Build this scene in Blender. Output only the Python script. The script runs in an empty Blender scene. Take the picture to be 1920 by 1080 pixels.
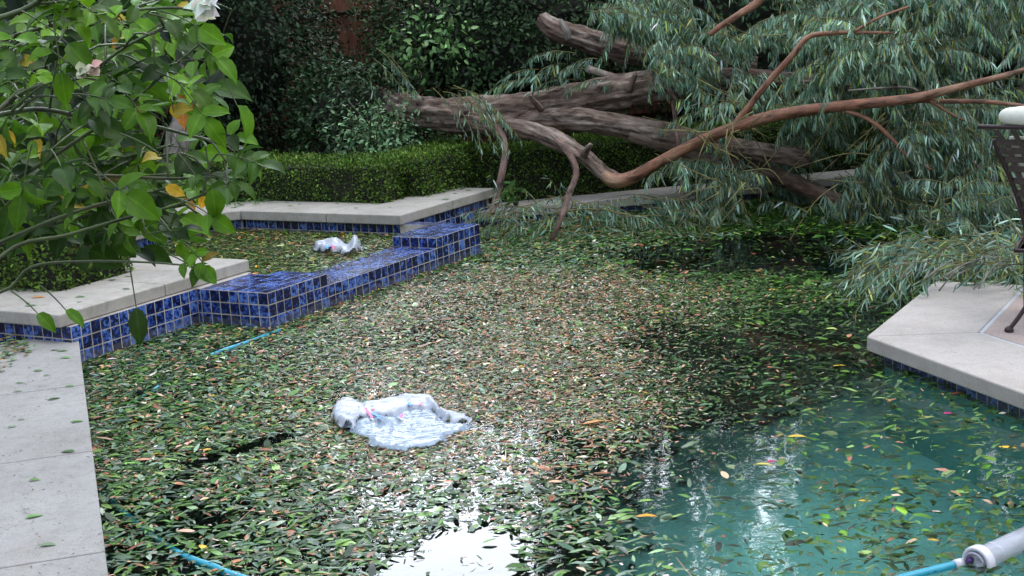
import bpy, bmesh, math, random
import numpy as np
from mathutils import Vector, Matrix, noise
from mathutils.geometry import tessellate_polygon
R = math.radians
random.seed(7)
rng = np.random.default_rng(11)
sc = bpy.context.scene
col = sc.collection

# ------------------------------------------------------------ camera
FPX, TILT, ROLL, CH = 2786.5, 0.20134, -0.05912, 2.05
_f = Vector((0, math.cos(TILT), -math.sin(TILT)))
_r0 = Vector((1, 0, 0)); _u0 = Vector((0, math.sin(TILT), math.cos(TILT)))
_r = _r0 * math.cos(ROLL) + _u0 * math.sin(ROLL)
_u = -_r0 * math.sin(ROLL) + _u0 * math.cos(ROLL)
cd = bpy.data.cameras.new('camera'); cam = bpy.data.objects.new('camera', cd); col.objects.link(cam)
cd.sensor_width = 36; cd.lens = 36 * FPX / 1920; cd.clip_end = 2000; cd.clip_start = 0.05
cam.matrix_world = Matrix((( _r.x, _u.x, -_f.x, 0), (_r.y, _u.y, -_f.y, 0), (_r.z, _u.z, -_f.z, CH), (0, 0, 0, 1)))
sc.camera = cam

# ------------------------------------------------------------ sky, sun, exposure
SUN_EL, SUN_AZ = 62.0, 105.0       # azimuth clockwise from +Y: high, from the right and behind the camera
w = bpy.data.worlds.new('World'); sc.world = w; w.use_nodes = True
nt = w.node_tree; nt.nodes.clear()
sky = nt.nodes.new('ShaderNodeTexSky'); sky.sky_type = 'NISHITA'; sky.sun_disc = False
sky.sun_elevation = R(SUN_EL); sky.sun_rotation = R(SUN_AZ); sky.air_density = 1.5; sky.dust_density = 4.0; sky.ozone_density = 2.0
mixw = nt.nodes.new('ShaderNodeMixRGB'); mixw.inputs[0].default_value = 0.8
mixw.inputs[2].default_value = (9.5, 10.6, 12.0, 1)          # an even bright cloud layer over the sky
bg = nt.nodes.new('ShaderNodeBackground'); bg.inputs[1].default_value = 0.13
wo = nt.nodes.new('ShaderNodeOutputWorld')
# thin bright cloud in front of the low part of the sky ahead, over the gap between the tall trees
tcw = nt.nodes.new('ShaderNodeTexCoord'); dp = nt.nodes.new('ShaderNodeVectorMath'); dp.operation = 'DOT_PRODUCT'
_ga, _ge = R(-2), R(30); dp.inputs[1].default_value = (math.sin(_ga) * math.cos(_ge), math.cos(_ga) * math.cos(_ge), math.sin(_ge))
mr = nt.nodes.new('ShaderNodeMapRange'); mr.interpolation_type = 'SMOOTHSTEP'; mr.inputs['From Min'].default_value = math.cos(R(30)); mr.inputs['From Max'].default_value = math.cos(R(6))
mixb = nt.nodes.new('ShaderNodeMixRGB'); mixb.inputs[2].default_value = (54, 58, 64, 1)
nt.links.new(tcw.outputs['Generated'], dp.inputs[0]); nt.links.new(dp.outputs['Value'], mr.inputs['Value']); nt.links.new(mr.outputs[0], mixb.inputs[0])
sxz = nt.nodes.new('ShaderNodeSeparateXYZ'); nt.links.new(tcw.outputs['Generated'], sxz.inputs[0])
mz = nt.nodes.new('ShaderNodeMapRange'); mz.inputs['From Min'].default_value = 0; mz.inputs['From Max'].default_value = 1; mz.inputs['To Min'].default_value = .30; mz.inputs['To Max'].default_value = 1.45; nt.links.new(sxz.outputs['Z'], mz.inputs['Value'])
sclw = nt.nodes.new('ShaderNodeVectorMath'); sclw.operation = 'SCALE'; nt.links.new(mixw.outputs[0], sclw.inputs[0]); nt.links.new(mz.outputs[0], sclw.inputs['Scale'])
nt.links.new(sky.outputs[0], mixw.inputs[1]); nt.links.new(sclw.outputs[0], mixb.inputs[1]); nt.links.new(mixb.outputs[0], bg.inputs[0]); nt.links.new(bg.outputs[0], wo.inputs[0])
sd = bpy.data.lights.new('sun', 'SUN'); sd.energy = 0.9; sd.angle = R(25); sd.color = (1, 0.96, 0.9)
so = bpy.data.objects.new('sun', sd); col.objects.link(so)
so.rotation_euler = (R(90 - SUN_EL), 0, R(180 - SUN_AZ)); so.location = (5, -5, 12)
sc.view_settings.view_transform = 'Standard'; sc.view_settings.look = 'None'; sc.view_settings.gamma = 1
sc.view_settings.exposure = 0.25
sc.cycles.use_denoising = True
sc.cycles.max_bounces = 7; sc.cycles.diffuse_bounces = 3; sc.cycles.glossy_bounces = 3; sc.cycles.transmission_bounces = 6
sc.cycles.sample_clamp_indirect = 4.0
sc.cycles.blur_glossy = 0.5

# ------------------------------------------------------------ helpers
def ray(px, py): return _f + _r * ((px - 960) / FPX) - _u * ((py - 540) / FPX)
def at(px, py, z=0.0):
    d = ray(px, py); k = (z - CH) / d.z; return Vector((d.x * k, d.y * k, z))
def atY(px, py, Y):
    d = ray(px, py); k = Y / d.y; return Vector((d.x * k, Y, CH + d.z * k))
def to_px(P):
    """numpy (N,3) -> pixel coordinates, used to read real plan outlines"""
    v = P - np.array([0, 0, CH]); d = v @ np.array(_f)
    return 960 + FPX * (v @ np.array(_r)) / d, 540 - FPX * (v @ np.array(_u)) / d
def link(o, parent=None):
    col.objects.link(o)
    if parent: o.parent = parent; o.matrix_parent_inverse = parent.matrix_basis.inverted()
    return o
def tag(o, label=None, cat=None, group=None, kind=None):
    if label: o['label'] = label
    if cat: o['category'] = cat
    if group: o['group'] = group
    if kind: o['kind'] = kind
    return o
def thing(name, loc, label, cat, group=None):
    o = bpy.data.objects.new(name, None); o.location = loc; o.empty_display_size = 0.1
    col.objects.link(o); return tag(o, label, cat, group)
def build(name, V, F, mat, parent=None, attrs=None, smooth=False):
    m = bpy.data.meshes.new(name); m.from_pydata([tuple(v) for v in V], [], F); m.update()
    if attrs:
        for k, a in attrs.items():
            t = 'FLOAT_COLOR' if len(a[0]) == 4 else 'FLOAT_VECTOR'
            at_ = m.attributes.new(k, t, 'POINT')
            at_.data.foreach_set('color' if t == 'FLOAT_COLOR' else 'vector', np.asarray(a, np.float32).ravel())
    if smooth: m.polygons.foreach_set('use_smooth', [True] * len(m.polygons))
    if mat: m.materials.append(mat)
    return link(bpy.data.objects.new(name, m), parent)
def bevel(o, wd=0.006, seg=2):
    b = o.modifiers.new('bevel', 'BEVEL'); b.width = wd; b.segments = seg; b.limit_method = 'ANGLE'; b.angle_limit = R(40)
    return o

TM = {'stick': ([(-.035,0,0),(.035,0,0),(.06,.5,.012),(-.02,.5,.012),(.03,1,0),(-.03,1,0)], [(0,1,2,3),(3,2,4,5)]),  # leaf templates: (x across, y along, z lift), faces
 'lance': ([(0,0,0),(-.42,.22,.02),(.42,.22,.02),(-.5,.5,.05),(.5,.5,.05),(-.3,.8,.03),(.3,.8,.03),(0,1,-.02)],
           [(0,2,1),(1,2,4,3),(3,4,6,5),(5,6,7)]),
 'ovate': ([(0,0,0),(-.42,.3,.06),(0,.3,0),(.42,.3,.06),(-.36,.68,.05),(0,.68,-.01),(.36,.68,.05),(0,1,-.04)],
           [(0,2,1),(0,3,2),(1,2,5,4),(2,3,6,5),(4,5,7),(5,6,7)]),
 'bit': ([(-.5,0,0),(.5,.1,0),(.3,1,.03),(-.35,.85,.0)], [(0,1,2,3)]),
 'chip': ([(0,0,0),(.5,.5,.04),(0,1,0),(-.5,.5,.04)], [(0,1,2,3)]),
}
def _rose():
    V, F = [], []; n = 9
    pw = [0.0, .30, .44, .5, .49, .43, .32, .17, 0.0]
    for i in range(n):
        y = i / (n - 1); z = 0.10 * math.sin(y * 2.6) - .05 * y; ser = .025 if i % 2 else -.01
        for s in (-1, -.5, 0, .5, 1):
            V.append((s * (pw[i] + (ser if abs(s) == 1 and 0 < i < n - 1 else 0)), y - (.03 * abs(s) if i % 2 else 0), z + .10 * abs(s) * (pw[i] > 0)))
    for i in range(n - 1):
        for k in range(4):
            a = i * 5 + k; F.append((a, a + 1, a + 6, a + 5))
    return V, F
TM['rose'] = _rose()
def unit(a): return a / np.maximum(np.linalg.norm(a, axis=1, keepdims=True), 1e-9)
def leafmesh(name, P, D, N, L, W, C, tm, mat, parent=None, curl=None, smooth=True):
    tv, tf = TM[tm]; tv = np.array(tv); n = len(P); k = len(tv)
    D = unit(D); S = unit(np.cross(D, N)); N = np.cross(S, D)
    z = np.tile(tv[:, 2], (n, 1))
    if curl is not None: z = z - curl[:, None] * (tv[None, :, 1] ** 2)
    V = P[:, None, :] + S[:, None, :] * (tv[None, :, 0] * W[:, None])[..., None] + D[:, None, :] * (tv[None, :, 1] * L[:, None])[..., None] + N[:, None, :] * (z * L[:, None])[..., None]
    V = V.reshape(-1, 3).astype(np.float32)
    sizes = np.array([len(f) for f in tf]); loops = np.concatenate([np.array(f) for f in tf])
    LI = (loops[None, :] + (np.arange(n) * k)[:, None]).ravel().astype(np.int32)
    LT = np.tile(sizes, n); LS = np.concatenate([[0], np.cumsum(LT)[:-1]])
    m = bpy.data.meshes.new(name); m.vertices.add(len(V)); m.vertices.foreach_set('co', V.ravel())
    m.loops.add(len(LI)); m.loops.foreach_set('vertex_index', LI)
    m.polygons.add(len(LT)); m.polygons.foreach_set('loop_start', LS.astype(np.int32)); m.polygons.foreach_set('loop_total', LT.astype(np.int32))
    m.update(calc_edges=True)
    ca = m.attributes.new('leafcol', 'FLOAT_COLOR', 'POINT')
    CC = np.ones((n, k, 4), np.float32); CC[:, :, :3] = C[:, None, :]
    CC[:, :, 3] = np.abs(tv[None, :, 0])*2
    ca.data.foreach_set('color', CC.ravel())
    if smooth: m.polygons.foreach_set('use_smooth', np.ones(len(LT), bool))
    m.materials.append(mat)
    return link(bpy.data.objects.new(name, m), parent)
def pal(n, colors, wts, jit=.25):
    c = np.array(colors, float); wts = np.array(wts, float); i = rng.choice(len(c), n, p=wts / wts.sum())
    return np.clip(c[i] * (1 + rng.normal(0, jit, (n, 1))) * (1 + rng.normal(0, .08, (n, 3))), .004, .9)

def smooth_path(pts, rad, sub=5):
    pts = [Vector(p) for p in pts]; out, ro = [], []
    for i in range(len(pts) - 1):
        p0 = pts[max(i - 1, 0)]; p1 = pts[i]; p2 = pts[i + 1]; p3 = pts[min(i + 2, len(pts) - 1)]
        for k in range(sub):
            t = k / sub
            out.append(.5 * ((2 * p1) + (p2 - p0) * t + (2 * p0 - 5 * p1 + 4 * p2 - p3) * t * t + (3 * p1 - p0 - 3 * p2 + p3) * t ** 3))
            ro.append(rad[i] * (1 - t) + rad[i + 1] * t)
    out.append(pts[-1]); ro.append(rad[-1]); return out, ro
class TB:
    def __init__(s): s.V, s.F, s.B = [], [], []
    def tube(s, pts, rad, seg=10, sub=5, rough=0.0, cap=True, smooth=True):
        if smooth: pts, rad = smooth_path(pts, rad, sub)
        else: pts = [Vector(p) for p in pts]
        base = len(s.V); n = len(pts); T0 = None; acc = 0.0; so_ = random.uniform(0, 50)
        for i in range(n):
            t = (pts[min(i + 1, n - 1)] - pts[max(i - 1, 0)]).normalized()
            if T0 is None:
                a = t.orthogonal().normalized()
            else:
                a = (a - t * a.dot(t)).normalized()
            T0 = t; b = t.cross(a)
            if i: acc += (pts[i] - pts[i - 1]).length
            for k in range(seg):
                th = 2 * math.pi * k / seg; r = rad[i]
                d = a * math.cos(th) + b * math.sin(th)
                if rough:
                    q = Vector((math.cos(th) * 2.2, math.sin(th) * 2.2, (acc + so_) * 1.6))
                    r *= 1 + rough * (noise.noise(q) + .6 * noise.noise(q * 2.7))
                    if seg > 15: r *= 1 + rough * .9 * (min(abs(noise.noise(Vector((math.cos(th) * 5, math.sin(th) * 5, (acc + so_) * 2.2)))) * 3, 1) - .6) + rough * .5 * noise.noise(Vector((math.cos(th) * 12, math.sin(th) * 12, (acc + so_) * 11)))
                s.V.append(pts[i] + d * r)
                s.B.append((math.cos(th) * rad[i], math.sin(th) * rad[i], acc + so_))
        for i in range(n - 1):
            for k in range(seg):
                k2 = (k + 1) % seg
                s.F.append((base + i * seg + k, base + i * seg + k2, base + (i + 1) * seg + k2, base + (i + 1) * seg + k))
        if cap:
            s.F.append(tuple(base + k for k in reversed(range(seg)))); s.F.append(tuple(base + (n - 1) * seg + k for k in range(seg)))
        return s
    def build(s, name, mat, parent=None, smooth=True):
        return build(name, s.V, s.F, mat, parent, {'bark': s.B}, smooth)
def prism_vf(poly, z0, z1):
    a = sum(poly[i][0] * poly[(i + 1) % len(poly)][1] - poly[(i + 1) % len(poly)][0] * poly[i][1] for i in range(len(poly)))
    if a < 0: poly = poly[::-1]
    n = len(poly); V = [(p[0], p[1], z0) for p in poly] + [(p[0], p[1], z1) for p in poly]
    F = [tuple(range(n, 2 * n)), tuple(reversed(range(n)))] + [(i, (i + 1) % n, n + (i + 1) % n, n + i) for i in range(n)]
    return V, F
def prisms(name, items, mat, parent=None):
    V, F = [], []
    for poly, z0, z1 in items:
        v, f = prism_vf(poly, z0, z1); o = len(V); V += v; F += [tuple(i + o for i in q) for q in f]
    return build(name, V, F, mat, parent)
def inset(poly, d):
    """move every edge of a convex-ish polygon inwards by d"""
    a = sum(poly[i][0] * poly[(i + 1) % len(poly)][1] - poly[(i + 1) % len(poly)][0] * poly[i][1] for i in range(len(poly)))
    if a < 0: poly = poly[::-1]
    n = len(poly); out = []
    for i in range(n):
        p0, p1, p2 = Vector(poly[i - 1][:2]), Vector(poly[i][:2]), Vector(poly[(i + 1) % n][:2])
        e1 = (p1 - p0).normalized(); e2 = (p2 - p1).normalized()
        n1 = Vector((-e1.y, e1.x)); n2 = Vector((-e2.y, e2.x)); k = 1 + n1.dot(n2)
        q = p1 + (n1 + n2) * (d / max(k, .2)); out.append((q.x, q.y))
    return out

# ------------------------------------------------------------ materials
def mat(name): 
    m = bpy.data.materials.new(name); m.use_nodes = True
    nt = m.node_tree; return m, nt, nt.nodes['Principled BSDF']
def N(nt, t, **kw):
    n = nt.nodes.new(t)
    for k, v in kw.items(): setattr(n, k, v)
    return n
def ramp(nt, src, stops):
    r = N(nt, 'ShaderNodeValToRGB'); e = r.color_ramp.elements
    while len(e) < len(stops): e.new(.5)
    for i, (p, c) in enumerate(stops): e[i].position = p; e[i].color = (*c, 1)
    nt.links.new(src, r.inputs[0]); return r
def noise_n(nt, scale, detail=6, rough=.6, vec=None, dist=0):
    n = N(nt, 'ShaderNodeTexNoise'); n.inputs['Scale'].default_value = scale; n.inputs['Detail'].default_value = detail
    n.inputs['Roughness'].default_value = rough; n.inputs['Distortion'].default_value = dist
    if vec is not None: nt.links.new(vec, n.inputs['Vector'])
    return n
def bump(nt, b, h, strength, dist=.01):
    u = N(nt, 'ShaderNodeBump'); u.inputs['Strength'].default_value = strength; u.inputs['Distance'].default_value = dist
    nt.links.new(h, u.inputs['Height']); nt.links.new(u.outputs[0], b.inputs['Normal']); return u
def concrete(name, c1, c2, stain=.5, scale=1.0):
    m, nt, b = mat(name); tc = N(nt, 'ShaderNodeTexCoord').outputs['Object']
    n1 = noise_n(nt, 2.2 * scale, 8, .65, tc); n2 = noise_n(nt, 190, 3, .7, tc); n3 = noise_n(nt, 14, 6, .7, tc, .6)
    r1 = ramp(nt, n1.outputs[0], [(.3, c2), (.65, c1)])
    r2 = ramp(nt, n2.outputs[0], [(.33, (.72, .72, .72)), (.5, (1, 1, 1)), (.7, (1.08, 1.08, 1.08))])
    r3 = ramp(nt, n3.outputs[0], [(.32, (stain, stain, stain * .97)), (.52, (1, 1, 1))])
    mx = N(nt, 'ShaderNodeMixRGB', blend_type='MULTIPLY'); mx.inputs[0].default_value = 1
    mx2 = N(nt, 'ShaderNodeMixRGB', blend_type='MULTIPLY'); mx2.inputs[0].default_value = .55
    nt.links.new(r1.outputs[0], mx.inputs[1]); nt.links.new(r2.outputs[0], mx.inputs[2])
    nt.links.new(mx.outputs[0], mx2.inputs[1]); nt.links.new(r3.outputs[0], mx2.inputs[2])
    n5 = noise_n(nt, 75, 2, .5, tc); r5 = ramp(nt, n5.outputs[0], [(.68, (1, 1, 1)), (.73, (.45, .42, .38))])
    n6 = noise_n(nt, 2.4, 7, .7, tc, .3); r6 = ramp(nt, n6.outputs[0], [(.50, (1, 1, 1)), (.70, (.86, .84, .80))])
    mx3 = N(nt, 'ShaderNodeMixRGB', blend_type='MULTIPLY'); mx3.inputs[0].default_value = 1; mx4 = N(nt, 'ShaderNodeMixRGB', blend_type='MULTIPLY'); mx4.inputs[0].default_value = 1
    nt.links.new(mx2.outputs[0], mx3.inputs[1]); nt.links.new(r5.outputs[0], mx3.inputs[2]); nt.links.new(mx3.outputs[0], mx4.inputs[1]); nt.links.new(r6.outputs[0], mx4.inputs[2])
    nt.links.new(mx4.outputs[0], b.inputs['Base Color']); b.inputs['Roughness'].default_value = .8
    bump(nt, b, n2.outputs[0], .25, .003); return m
M = {}
M['coping'] = concrete('coping_concrete', (.40, .375, .345), (.29, .272, .25), .6)
M['deck'] = concrete('deck_concrete', (.30, .29, .285), (.235, .228, .222), .66)
M['patio'] = concrete('patio_concrete', (.44, .40, .38), (.36, .325, .305), .85)
M['pink'] = concrete('patio_pink', (.42, .335, .31), (.34, .27, .25), .8)
M['mastic'] = concrete('joint_mastic', (.50, .52, .56), (.40, .42, .46), .7)
M['soil'] = concrete('soil', (.05, .035, .022), (.02, .014, .01), .5)

def leafmat(name, rough=.45, trans=.25, spec=.5, vein=False, back=1.0):
    m, nt, b = mat(name); a = N(nt, 'ShaderNodeAttribute', attribute_name='leafcol')
    tc = N(nt, 'ShaderNodeTexCoord').outputs['Object']
    n = noise_n(nt, 60 if vein else 25, 4, .6, tc)
    r = ramp(nt, n.outputs[0], [(.3, (.68, .72, .68)), (.7, (1.18, 1.15, 1.1))])
    mx = N(nt, 'ShaderNodeMixRGB', blend_type='MULTIPLY'); mx.inputs[0].default_value = 1
    nt.links.new(a.outputs['Color'], mx.inputs[1]); nt.links.new(r.outputs[0], mx.inputs[2])
    src = mx.outputs[0]
    if vein:   # pale midrib, browned spots
        rr = ramp(nt, a.outputs['Alpha'], [(0, (1.5, 1.5, 1.3)), (.10, (1, 1, 1))])
        m2 = N(nt, 'ShaderNodeMixRGB', blend_type='MULTIPLY'); m2.inputs[0].default_value = 1
        nt.links.new(src, m2.inputs[1]); nt.links.new(rr.outputs[0], m2.inputs[2]); src = m2.outputs[0]
        n4 = noise_n(nt, 22, 5, .7, tc); r4 = ramp(nt, n4.outputs[0], [(.66, (0, 0, 0)), (.74, (1, 1, 1))])
        m3 = N(nt, 'ShaderNodeMixRGB'); nt.links.new(r4.outputs[0], m3.inputs[0]); nt.links.new(src, m3.inputs[1]); m3.inputs[2].default_value = (.16, .09, .02, 1)
        src = m3.outputs[0]
        bump(nt, b, n.outputs[0], .25, .002)
    nt.links.new(src, b.inputs['Base Color']); b.inputs['Roughness'].default_value = rough
    b.inputs['Specular IOR Level'].default_value = spec
    tr = N(nt, 'ShaderNodeBsdfTranslucent'); nt.links.new(src, tr.inputs[0])
    ms = N(nt, 'ShaderNodeMixShader'); ms.inputs[0].default_value = trans
    nt.links.new(b.outputs[0], ms.inputs[1]); nt.links.new(tr.outputs[0], ms.inputs[2])
    nt.links.new(ms.outputs[0], nt.nodes['Material Output'].inputs[0]); return m
M['leaf'] = leafmat('leaf', .5, .2, .22)
M['gloss_leaf'] = leafmat('glossy_leaf', .5, .12, .3)
M['wet_leaf'] = leafmat('wet_leaf', .36, .10, .2)
M['rose_leaf'] = leafmat('rose_leaf', .45, .42, .3, True)
M['petal'] = leafmat('petal', .6, .35, .3)

def bark(name, c1, c2, c3, sc_=1.0, bs=.9, rough=.85):
    m, nt, b = mat(name); a = N(nt, 'ShaderNodeAttribute', attribute_name='bark')
    mp = N(nt, 'ShaderNodeMapping'); mp.inputs['Scale'].default_value = (18 * sc_, 18 * sc_, 5.5 * sc_); nt.links.new(a.outputs['Vector'], mp.inputs[0])
    n1 = noise_n(nt, 1.6, 8, .7, mp.outputs[0], .5)
    mp2 = N(nt, 'ShaderNodeMapping'); mp2.inputs['Scale'].default_value = (6, 6, 2.2); nt.links.new(a.outputs['Vector'], mp2.inputs[0])
    n2 = noise_n(nt, 1.3, 5, .6, mp2.outputs[0], .4)
    r1 = ramp(nt, n1.outputs[0], [(.36, (.12, .10, .09)), (.47, (.7, .68, .66)), (.58, (1.0, 1.0, 1.0)), (.7, (1.5, 1.45, 1.4))])
    r2 = ramp(nt, n2.outputs[0], [(.32, c1), (.5, c2), (.68, c3)])
    mx = N(nt, 'ShaderNodeMixRGB', blend_type='MULTIPLY'); mx.inputs[0].default_value = 1
    nt.links.new(r2.outputs[0], mx.inputs[1]); nt.links.new(r1.outputs[0], mx.inputs[2]); nt.links.new(mx.outputs[0], b.inputs['Base Color'])
    b.inputs['Roughness'].default_value = rough; bump(nt, b, n1.outputs[0], bs, .05); return m
M['bark'] = bark('stringy_bark', (.125, .07, .05), (.23, .165, .135), (.37, .31, .27), .62, 1.0)
M['red_bark'] = bark('smooth_red_bark', (.16, .055, .03), (.27, .12, .07), (.33, .20, .13), .6, .35, .6)
M['brown_bark'] = bark('brown_bark', (.10, .055, .045), (.19, .12, .10), (.27, .19, .17), .7, .8)
M['twig'] = bark('twig_bark', (.10, .08, .035), (.18, .17, .06), (.24, .24, .09), .6, .3)
M['grey_bark'] = bark('grey_bark', (.14, .12, .11), (.24, .22, .20), (.32, .30, .28), .6, .6)
M['cane'] = bark('rose_cane', (.04, .055, .02), (.07, .11, .03), (.09, .06, .03), .8, .2, .5)

def tilemat():
    m, nt, b = mat('blue_tile'); a = N(nt, 'ShaderNodeAttribute', attribute_name='tile')
    s = N(nt, 'ShaderNodeSeparateColor'); nt.links.new(a.outputs['Color'], s.inputs[0])
    tc = N(nt, 'ShaderNodeTexCoord').outputs['Object']
    ad = N(nt, 'ShaderNodeVectorMath', operation='ADD'); cx = N(nt, 'ShaderNodeVectorMath', operation='SCALE'); cx.inputs['Scale'].default_value = 9
    nt.links.new(a.outputs['Color'], cx.inputs[0]); nt.links.new(tc, ad.inputs[0]); nt.links.new(cx.outputs[0], ad.inputs[1])
    n = noise_n(nt, 34, 3, .55, ad.outputs[0], .5)
    m1 = N(nt, 'ShaderNodeMath', operation='MULTIPLY_ADD'); nt.links.new(s.outputs[0], m1.inputs[0]); m1.inputs[1].default_value = .22; nt.links.new(n.outputs[0], m1.inputs[2])
    r = ramp(nt, m1.outputs[0], [(.52, (.003, .006, .035)), (.61, (.010, .024, .14)), (.665, (.025, .07, .30)), (.76, (.09, .17, .46))])
    sz_ = N(nt, 'ShaderNodeSeparateXYZ'); nt.links.new(tc, sz_.inputs[0]); nl = noise_n(nt, 9, 6, .7, tc)      # lime and scum left at the water line
    ml = N(nt, 'ShaderNodeMath', operation='MULTIPLY_ADD'); nt.links.new(nl.outputs[0], ml.inputs[0]); ml.inputs[1].default_value = -.10; nt.links.new(sz_.outputs['Z'], ml.inputs[2])
    rl = ramp(nt, ml.outputs[0], [(-.0, (.28, .28, .28)), (.012, (0, 0, 0))])
    mm = N(nt, 'ShaderNodeMixRGB'); nt.links.new(rl.outputs[0], mm.inputs[0]); nt.links.new(r.outputs[0], mm.inputs[1]); mm.inputs[2].default_value = (.16, .15, .13, 1)
    nt.links.new(mm.outputs[0], b.inputs['Base Color']); b.inputs['Roughness'].default_value = .22
    b.inputs['Specular IOR Level'].default_value = .55; bump(nt, b, n.outputs[0], .12, .003); return m
M['tile'] = tilemat()
M['grout'] = concrete('grout', (.50, .47, .44), (.26, .22, .19), .6, 2.0)

def watermat():
    m, nt, b = mat('water'); tc = N(nt, 'ShaderNodeTexCoord').outputs['Object']
    n = noise_n(nt, 3.2, 3, .5, tc, .3); n2 = noise_n(nt, 38, 2, .5, tc)
    ad = N(nt, 'ShaderNodeMath', operation='MULTIPLY_ADD'); nt.links.new(n2.outputs[0], ad.inputs[0]); ad.inputs[1].default_value = .09; nt.links.new(n.outputs[0], ad.inputs[2])
    b.inputs['Base Color'].default_value = (.88, .98, .97, 1); b.inputs['Roughness'].default_value = 0.02
    b.inputs['IOR'].default_value = 1.333; b.inputs['Transmission Weight'].default_value = 1
    bump(nt, b, ad.outputs[0], .07, .03); return m
M['water'] = watermat()
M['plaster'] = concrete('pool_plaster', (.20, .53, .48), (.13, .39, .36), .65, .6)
def depth_shade():      # shade and water depth painted into the floor colour, away from the bright end
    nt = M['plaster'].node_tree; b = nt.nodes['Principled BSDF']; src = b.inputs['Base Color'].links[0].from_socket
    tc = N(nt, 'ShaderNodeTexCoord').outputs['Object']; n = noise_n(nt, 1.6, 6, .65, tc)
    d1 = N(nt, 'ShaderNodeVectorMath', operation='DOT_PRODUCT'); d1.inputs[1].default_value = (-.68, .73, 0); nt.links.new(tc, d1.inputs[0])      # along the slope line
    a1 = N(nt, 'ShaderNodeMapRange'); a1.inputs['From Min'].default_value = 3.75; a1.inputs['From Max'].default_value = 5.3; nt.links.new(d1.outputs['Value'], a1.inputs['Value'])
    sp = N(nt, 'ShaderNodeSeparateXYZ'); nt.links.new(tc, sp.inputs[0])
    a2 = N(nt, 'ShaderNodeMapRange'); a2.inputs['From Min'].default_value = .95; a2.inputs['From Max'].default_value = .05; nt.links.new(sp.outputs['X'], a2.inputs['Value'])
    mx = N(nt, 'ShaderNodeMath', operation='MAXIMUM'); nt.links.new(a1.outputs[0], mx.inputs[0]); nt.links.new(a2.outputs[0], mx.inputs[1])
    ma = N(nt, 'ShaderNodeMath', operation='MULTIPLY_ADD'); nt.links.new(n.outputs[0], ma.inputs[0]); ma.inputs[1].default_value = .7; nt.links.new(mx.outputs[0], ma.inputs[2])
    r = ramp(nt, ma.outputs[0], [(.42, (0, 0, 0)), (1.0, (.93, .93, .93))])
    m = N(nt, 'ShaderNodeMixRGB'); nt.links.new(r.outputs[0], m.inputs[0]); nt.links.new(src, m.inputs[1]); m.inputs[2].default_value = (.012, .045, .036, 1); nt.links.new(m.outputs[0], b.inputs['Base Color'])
depth_shade()
def plain(name, c, rough=.5, metal=0, nscale=30, var=.15, bs=.15, trans=0, spec=.5):
    m, nt, b = mat(name); tc = N(nt, 'ShaderNodeTexCoord').outputs['Object']; n = noise_n(nt, nscale, 5, .6, tc)
    r = ramp(nt, n.outputs[0], [(.3, tuple(x * (1 - var) for x in c)), (.7, tuple(min(1, x * (1 + var)) for x in c))])
    nt.links.new(r.outputs[0], b.inputs['Base Color']); b.inputs['Roughness'].default_value = rough; b.inputs['Metallic'].default_value = metal
    b.inputs['Specular IOR Level'].default_value = spec; bump(nt, b, n.outputs[0], bs, .003)
    if trans:
        tr = N(nt, 'ShaderNodeBsdfTransparent'); ms = N(nt, 'ShaderNodeMixShader'); ms.inputs[0].default_value = trans
        nt.links.new(b.outputs[0], ms.inputs[1]); nt.links.new(tr.outputs[0], ms.inputs[2]); nt.links.new(ms.outputs[0], nt.nodes['Material Output'].inputs[0])
    return m
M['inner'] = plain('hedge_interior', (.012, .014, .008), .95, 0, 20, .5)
M['iron'] = plain('bronze_iron', (.045, .030, .032), .42, .5, 80, .3)
M['strap'] = plain('bronze_strap', (.06, .045, .04), .5, .3, 80, .3)
M['cushion'] = plain('cushion_cloth', (.62, .63, .56), .9, 0, 60, .08)
M['piping'] = plain('cushion_piping', (.35, .36, .30), .9, 0, 60, .1)
M['film'] = plain('bag_film', (.52, .56, .66), .32, 0, 16, .08, .1, .34)
M['wetfilm'] = plain('wet_bag_film', (.38, .48, .62), .22, 0, 26, .2, .12, .56)
M['pinkink'] = plain('pink_print', (.75, .08, .28), .5, 0, 60, .1, .1)
M['blueink'] = plain('blue_print', (.05, .25, .62), .5, 0, 60, .1, .1)
M['hose'] = plain('hose_blue', (.02, .29, .42), .35, 0, 12, .15, .2)
M['whiteplastic'] = plain('white_plastic', (.60, .59, .66), .3, 0, 20, .05, .05)
M['greyplastic'] = plain('grey_plastic', (.30, .28, .36), .4, 0, 20, .1, .1)
M['clear'] = plain('clear_plastic', (.58, .58, .68), .06, .1, 6, .14, .05, .42)
M['purple'] = plain('purple_plastic', (.12, .04, .22), .3, 0, 20, .1, .1)
def fencemat():
    m, nt, b = mat('fence_wood'); tc = N(nt, 'ShaderNodeTexCoord').outputs['Object']
    mp = N(nt, 'ShaderNodeMapping'); mp.inputs['Scale'].default_value = (30, 30, 1.5); nt.links.new(tc, mp.inputs[0])
    n = noise_n(nt, 1.2, 6, .6, mp.outputs[0]); r = ramp(nt, n.outputs[0], [(.3, (.06, .022, .012)), (.7, (.17, .065, .035))])
    nt.links.new(r.outputs[0], b.inputs['Base Color']); b.inputs['Roughness'].default_value = .85; bump(nt, b, n.outputs[0], .4, .01); return m
M['fence'] = fencemat()

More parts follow.
